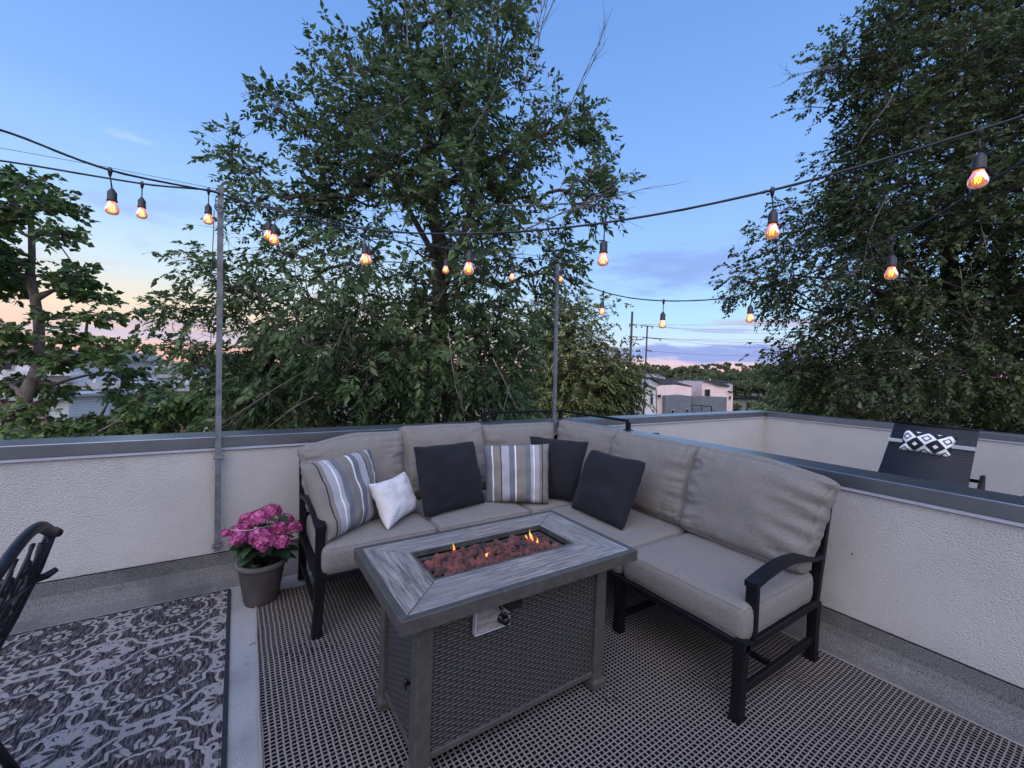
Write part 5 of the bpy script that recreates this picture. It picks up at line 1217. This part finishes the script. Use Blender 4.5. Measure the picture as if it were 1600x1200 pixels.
# far trees: three small models, copied
def far_tree(seed, h, wd):
    r_ = np.random.default_rng(seed); e = empty('far_tree', (0, 0, 0), 'x', 'tree', 'trees on the far hillside')
    n = 22; lob = np.stack([r_.normal(0, wd*.30, n), r_.normal(0, wd*.30, n), h*(.30+.62*r_.random(n)**.9)], 1); rad_ = wd*r_.uniform(.14, .26, n)*(1.15-.5*(lob[:, 2]/h))
    P, S = [], []
    for c, q in zip(lob, rad_):
        k = 120; d = r_.normal(0, 1, (k, 3)); d /= np.linalg.norm(d, axis=1)[:, None]; P.append(c+d*(q*r_.uniform(.55, 1.15, k))[:, None]*np.array([1, 1, .75]))
    P = np.concatenate(P); K = len(P); a = r_.normal(0, 1, (K, 3)); a /= np.linalg.norm(a, axis=1)[:, None]; b = np.cross(a, r_.normal(0, 1, (K, 3))); b /= np.linalg.norm(b, axis=1)[:, None]
    s = (wd*.028*r_.uniform(.6, 1.4, K))[:, None]; V_ = np.stack([P-a*s*1.4, P+b*s, P+a*s*1.4, P-b*s], 1).reshape(-1, 3); F_ = np.arange(K*4).reshape(-1, 4)
    link('crown', npmesh('crown', V_, F_, np.clip(r_.normal(.45, .25, K), 0, 1)), M['leafF'], e)
    A_ = np.array([[0, 0, -1.5], [0, 0, h*.3]]+[[0, 0, h*.3]]*6); B_ = np.array([[0, 0, h*.3], [0, 0, h*.62]]+[list(lob[k]) for k in range(6)])
    V_, F_ = seg_tubes(A_, B_, np.array([.22, .16]+[.1]*6)*h/8, np.array([.16, .08]+[.03]*6)*h/8); link('trunk', npmesh('trunk', V_, F_, None, True), M['bark'], e); return e
protos = [far_tree(31, 8, 7.5), far_tree(32, 9.5, 6.5), far_tree(33, 6.5, 8.0)]
rr = random.Random(21); spots = []
for k in range(125):
    px = rr.uniform(985, 1300); D = 52+150*rr.random()**1.0
    spots.append((px, D))
for k in range(14): spots.append((rr.uniform(-20, 340), rr.uniform(45, 110)))
used = set(); nf = 0
for px, D in spots:
    r = ray(px, 590); p = r*(D/r.dot(fh)); x, y = p.x, p.y; z = terrain(x, y)
    if 985 < px < 1175 and D < 125: continue
    if px < 400:
        z -= 3.2
    k = rr.randrange(3); s_ = rr.uniform(.7, 1.15)*(.8 if D < 60 else 1)
    if k in used:
        e = protos[k].copy(); C.objects.link(e)
        for c in protos[k].children:
            d = c.copy(); C.objects.link(d); d.parent = e
    else: e = protos[k]; used.add(k)
    e.location = (x, y, z); e.scale = (s_, s_, s_*rr.uniform(.85, 1.1)); e.rotation_euler = (0, 0, rr.uniform(0, 6.28)); nf += 1
    e['label'] = ('broad rounded green tree', 'taller green tree', 'low spreading green tree')[k]+' among many on the distant slopes beyond the rooftops'
# distant woods as one mass
r_ = np.random.default_rng(77); P = []
for _ in range(5200):
    a = YAW+r_.uniform(-1.05, 1.05); d = 175+700*r_.random()**1.3; x, y = d*math.sin(a), d*math.cos(a)
    b = (x*rh.x+y*rh.y)/d
    hgt = (5.5 if b > -.1 else 3.0)*r_.uniform(.5, 1.1); k = 9
    q = r_.normal(0, 1, (k, 3))*np.array([3.2, 3.2, hgt*.30])+np.array([x, y, terrain(x, y)+hgt*.5]); P.append(q)
P = np.concatenate(P); K = len(P); a = r_.normal(0, 1, (K, 3)); a /= np.linalg.norm(a, axis=1)[:, None]; b = np.cross(a, r_.normal(0, 1, (K, 3))); b /= np.linalg.norm(b, axis=1)[:, None]
s = r_.uniform(.7, 1.9, K)[:, None]; V_ = np.stack([P-a*s, P+b*s*.8, P+a*s, P-b*s*.8], 1).reshape(-1, 3)
tag(link('distant_woods', npmesh('distant_woods', V_, np.arange(K*4).reshape(-1, 4), np.clip(r_.normal(.4, .25, K), 0, 1)), M['leafF']), 'mass of distant treetops along the horizon', 'woods', kind='stuff')

# ------------------------------------------------------------------ houses, poles and the city
def ext(e, name, pts, D, dep, mt, to_ground=None, off=(0, 0)):
    """polygon given in the photograph's pixels at depth D, built as a solid `dep` metres deep along the view heading"""
    P = [plane_pt(x+off[0], y+off[1], D) for x, y in pts]
    if to_ground: P = [Vector((p.x, p.y, G0-.5)) if i in to_ground else p for i, p in enumerate(P)]
    n = len(P); m = MB(); Q = [p+fh*dep for p in P]
    m.add(P+Q, [tuple(range(n)), tuple(range(2*n-1, n-1, -1))]+[(i, n+i, n+(i+1) % n, (i+1) % n) for i in range(n)]); 
    return m.build(name, M[mt] if isinstance(mt, str) else mt, e)
def win(e, x0, y0, x1, y1, D, mt='glass', frame='white'):
    f = ext(e, 'window', [(x0-.6, y0-.6), (x1+.6, y0-.6), (x1+.6, y1+.6), (x0-.6, y1+.6)], D-.12, .1, frame)
    ext(f, 'pane', [(x0, y0), (x1, y0), (x1, y1), (x0, y1)], D-.16, .03, mt); return f
def z4(pts): return [(950+x/5.333, 480+y/5.333) for x, y in pts]
b_ = plane_pt(1040, 640, 70)
e = empty('modern_house', (b_.x, b_.y, G0), 'modern pale house with dark mono pitch roof and grey garage block, left of the pair', 'house', 'modern houses')
ext(e, 'wall', z4([(275, 690), (322, 645), (402, 684), (402, 1000), (275, 1000)]), 70, 8, 'greywall', (3, 4))
ext(e, 'wall', z4([(404, 684), (456, 652), (570, 647), (697, 668), (697, 1000), (404, 1000)]), 70.1, 8, 'pinkwall', (4, 5))
ext(e, 'wall', z4([(345, 600), (455, 652), (455, 1000), (345, 1000)]), 72, 7, 'greywall', (2, 3))
ext(e, 'roof', z4([(318, 636), (404, 676), (404, 686), (318, 648)]), 69.6, 8.6, 'shingle')
ext(e, 'roof', z4([(362, 586), (400, 584), (545, 612), (697, 656), (700, 669), (572, 640), (452, 646)]), 71.0, 6, 'shingle')
ext(e, 'garage_block', z4([(480, 738), (600, 730), (697, 742), (697, 1000), (480, 1000)]), 68.6, 1.4, 'darkgrey', (3, 4))
for q in ((355, 728, 374, 800), (300, 765, 316, 835), (414, 730, 440, 750)): a = z4([(q[0], q[1]), (q[2], q[3])]); win(e, *a[0], *a[1], 69.9)
for q in ((528, 858, 552, 880), (650, 852, 674, 872)): a = z4([(q[0], q[1]), (q[2], q[3])]); win(e, *a[0], *a[1], 68.5)
ext(e, 'corner_trim', z4([(400, 684), (405, 684), (405, 900), (400, 900)]), 69.95, .1, 'shingle')
b_ = plane_pt(1120, 640, 72)
e = empty('modern_house', (b_.x, b_.y, G0), 'narrow modern pale house with dark sloping roof, right of the pair, beside the trees', 'house', 'modern houses')
ext(e, 'wall', z4([(786, 618), (850, 628), (918, 652), (1010, 664), (1012, 702), (1041, 712), (1041, 1000), (786, 1000)]), 72, 8, 'pinkwall', (6, 7))
ext(e, 'roof', z4([(800, 616), (862, 611), (1012, 650), (1014, 664), (920, 655), (850, 629), (795, 618)]), 71.7, 8.5, 'shingle')
ext(e, 'roof', z4([(1008, 696), (1044, 706), (1044, 714), (1008, 704)]), 71.6, 8, 'shingle')
ext(e, 'garage_block', z4([(702, 744), (800, 744), (990, 750), (990, 1000), (702, 1000)]), 70.4, 1.5, 'darkgrey', (3, 4))
for q in ((810, 686, 850, 748), (1010, 742, 1024, 764)): a = z4([(q[0], q[1]), (q[2], q[3])]); win(e, *a[0], *a[1], 71.9)
ext(e, 'vent_pipe', z4([(848, 596), (858, 596), (858, 615), (848, 615)]), 73, .3, 'white')
m = MB()
pr = [plane_pt(*z4([q])[0], 69) for q in ((697, 815), (862, 828), (862, 870), (697, 862), (780, 822), (780, 866))]
m.bar(pr[0], pr[1], .12, .12); m.bar(pr[1], pr[2], .12, .12, 0, (0, 1, 0)); m.bar(pr[0], pr[3], .12, .12, 0, (0, 1, 0)); m.bar(pr[4], pr[5], .08, .08, 0, (0, 1, 0)); m.build('balcony_rail', M['frame'], e)
for i, (pts, D, lb) in enumerate(([[(375, 545), (420, 545), (480, 575), (480, 610), (375, 610)], 95, 'small white roofed house behind the left modern house'],
                         [[(550, 600), (620, 598), (650, 612), (650, 640), (550, 640)], 100, 'pale low house among the trees above the gap between the modern houses'],
                         [[(1000, 625), (1015, 618), (1040, 632), (1040, 665), (1000, 665)], 120, 'tiny white gabled house on the slope right of the modern houses'])):
    p = plane_pt(*z4([pts[0]])[0], D); e = empty('small_house', (p.x, p.y, G0), lb, 'house'); a = z4(pts)
    ext(e, 'wall', [(a[0][0], a[0][1]+1.5)]+[(q[0], q[1]+1.2) for q in a[1:3]]+a[3:], D, 6, 'white', (3, 4)); ext(e, 'roof', [a[0], a[1], a[2], (a[2][0], a[2][1]+1.8), (a[1][0], a[1][1]+1.8), (a[0][0], a[0][1]+1.8)], D-.3, 6.6, 'shingle')
# transmission and utility poles
def upole(px, y0, D, r, arms, label, x_b=None):
    t = plane_pt(px, y0, D); e = empty('utility_pole', (t.x, t.y, G0), label, 'pole')
    m = MB(); m.tube([Vector((t.x, t.y, G0)), t], [r*1.3, r], 10); m.build('shaft', M['wood'], e)
    for x0, yy0, x1, yy1 in arms:
        m = MB(); m.bar(plane_pt(x0, yy0, D-.15), plane_pt(x1, yy1, D-.15), .10, .12); m.build('crossarm', M['wood'], e)
        for f in (.08, .92):
            q = plane_pt(x0+(x1-x0)*f, yy0+(yy1-yy0)*f, D-.15); m = MB(); m.lathe([(0, .25), (.06, .22), (.09, .1), (.06, 0), (0, 0)], q+Vector((0, 0, -.35)), 8); m.build('insulator', M['socket'], e)
    return e
upole(988, 487, 55, .14, [(983, 506.6, 995, 508.2), (982, 525.8, 996, 527)], 'tall wooden transmission pole at the right edge of the yellowish tree')
upole(1011.5, 509, 62, .11, [(1001, 508.6, 1021, 510.2), (1003, 526.8, 1034, 530)], 'tall transmission pole with two crossarms left of the violet cloud')
upole(1057.5, 574, 85, .16, [(1054, 577, 1061, 577)], 'short utility pole behind the left modern house')
upole(1079, 577, 90, .16, [(1076, 580, 1082, 580)], 'short utility pole in the gap between the modern houses')
m = MB()
for (xa, ya, xb, yb) in ((983, 506, 1260, 500), (995, 508, 1260, 513), (982, 525, 1260, 533), (996, 526.5, 1260, 526), (1021, 510, 1260, 519), (1034, 530, 1260, 543), (1010, 548, 1260, 553)):
    a, b = plane_pt(xa, ya, 56), plane_pt(xb, yb, 75); m.tube([a.lerp(b, t)-Vector((0, 0, .5*4*t*(1-t))) for t in np.linspace(0, 1, 9)], .016, 4)
tag(m.build('power_lines', M['cord']), 'thin power lines running right from the transmission poles across the sky', 'wires')

# left neighbourhood
def z2(x, y): return (x/4, 480+y/4)
def Z(*p): return [z2(*q) for q in p]
def house(pxy, D, label, group=None):
    p = plane_pt(*pxy, D); return empty('flat_roof_house', (p.x, p.y, G0), label, 'house', group)
e = house((160, 620), 26, 'white flat roofed house half hidden behind the left tree, one window lit')
ext(e, 'wall', Z((430, 505), (1330, 520), (1330, 900), (430, 900)), 26, 9, 'white', (2, 3))
ext(e, 'roof', Z((420, 484), (640, 470), (1240, 488), (1345, 508), (1340, 528), (420, 512)), 25.6, 9.8, 'roofwhite')
ext(e, 'eave_trim', Z((460, 512), (1345, 529), (1345, 545), (460, 524)), 25.5, .25, 'shingle')
for x in (580, 690, 930, 1160): ext(e, 'roof_vent', Z((x, 440), (x+18, 440), (x+18, 475), (x, 475)), 27, .4, 'white')
win(e, *z2(675, 545), *z2(705, 585), 25.9, 'lit'); win(e, *z2(1270, 560), *z2(1310, 640), 25.9)
for x in range(1250, 1335, 22): ext(e, 'baluster', Z((x, 525), (x+9, 525), (x+9, 640), (x, 640)), 25.4, .2, 'white')
e = house((60, 640), 20, 'red brick and lap sided house low behind the left tree trunk')
ext(e, 'brick_wall', Z((-200, 575), (290, 575), (290, 900), (-200, 900)), 20, 7, 'brick', (2, 3)); ext(e, 'siding_wall', Z((291, 590), (430, 560), (430, 900), (291, 900)), 20.1, 7, 'siding', (2, 3))
ext(e, 'roof', Z((-210, 556), (200, 545), (440, 545), (440, 562), (292, 590), (-210, 576)), 19.8, 7.6, 'roofwhite')
e = house((60, 570), 34, 'grey hip roofed house with dark window high behind the left tree')
ext(e, 'wall', Z((-100, 325), (440, 325), (440, 700), (-100, 700)), 34, 8, 'greywall', (2, 3)); ext(e, 'roof', Z((-150, 325), (-20, 262), (330, 258), (480, 318), (480, 328), (-150, 333)), 33.6, 9, 'hiproof')
win(e, *z2(285, 340), *z2(330, 395), 33.9); win(e, *z2(20, 345), *z2(70, 390), 33.9); win(e, *z2(430, 345), *z2(460, 395), 33.9)
ext(e, 'porch_roof', Z((-100, 405), (130, 400), (440, 415), (440, 428), (-100, 428)), 32.5, 1.4, 'white')
e = house((300, 600), 38, 'white rooftop house with dark window boxes left of the left post')
ext(e, 'wall', Z((940, 440), (1420, 440), (1420, 900), (940, 900)), 38, 8, 'white', (2, 3)); ext(e, 'roof', Z((930, 420), (1440, 420), (1440, 442), (930, 442)), 37.6, 9, 'roofwhite')
ext(e, 'roof_box', Z((1050, 375), (1145, 375), (1145, 440), (1050, 440)), 38.5, 3, 'darkgrey'); ext(e, 'roof_vent', Z((1160, 395), (1185, 395), (1185, 425), (1160, 425)), 37, 1, 'white')
win(e, *z2(1180, 455), *z2(1220, 475), 37.9)
e = house((290, 660), 15, 'brown plank fence with pale coping low behind the left tree, beside the post')
e.name = 'plank_fence'; e['category'] = 'fence'
ext(e, 'boards', Z((880, 640), (1225, 640), (1225, 1000), (880, 1000)), 15, .1, 'brick', (2, 3)); ext(e, 'coping', Z((800, 612), (1160, 598), (1230, 630), (1230, 642), (800, 642)), 14.8, .5, 'white')
rr = random.Random(4); cityl = [(905, 950, 930, 318), (935, 975, 940, 372)]
for i, (x0, x1, top, lb) in enumerate(((910, 966, 340, 'distant city tower with a sign box on its roof left of the post'), (975, 1010, 385, 'low pale distant building beside the city tower'), (1085, 1180, 362, 'wide pale distant building just left of the post'), (700, 790, 350, 'distant brownish building above the rooftops behind the left tree'))):
    p = plane_pt(*z2(x0, 400), 380); e = empty('city_building', (p.x, p.y, G0), lb, 'building')
    mtl = 'pinkwall' if i in (0, 3) else 'white'
    ext(e, 'body', Z((x0, top), (x1, top), (x1, 500), (x0, 500)), 380, 30, mtl, (2, 3))
    for k in range(3): ext(e, 'window_band', Z((x0+6, top+14+k*16), (x1-6, top+14+k*16), (x1-6, top+20+k*16), (x0+6, top+20+k*16)), 379.5, .4, 'greywall')
    if i == 0: ext(e, 'sign_box', Z((908, 318), (966, 318), (968, 334), (906, 334)), 380, 8, 'brick')

# a dead leaf and a bit of twig on the deck strip
q = hit(394, 1007, 2, .004); m = MB(); m.tube([q+Vector((-.012, -.006, .002)), q+Vector((0, .002, .004)), q+Vector((.014, .001, .003))], .0016, 5); m.tube([q+Vector((0, .002, .004)), q+Vector((.004, .010, .003))], .001, 5)
tag(m.build('dry_twig', M['bark']), 'tiny dark dry twig on the bare deck strip between the two rugs', 'twig')
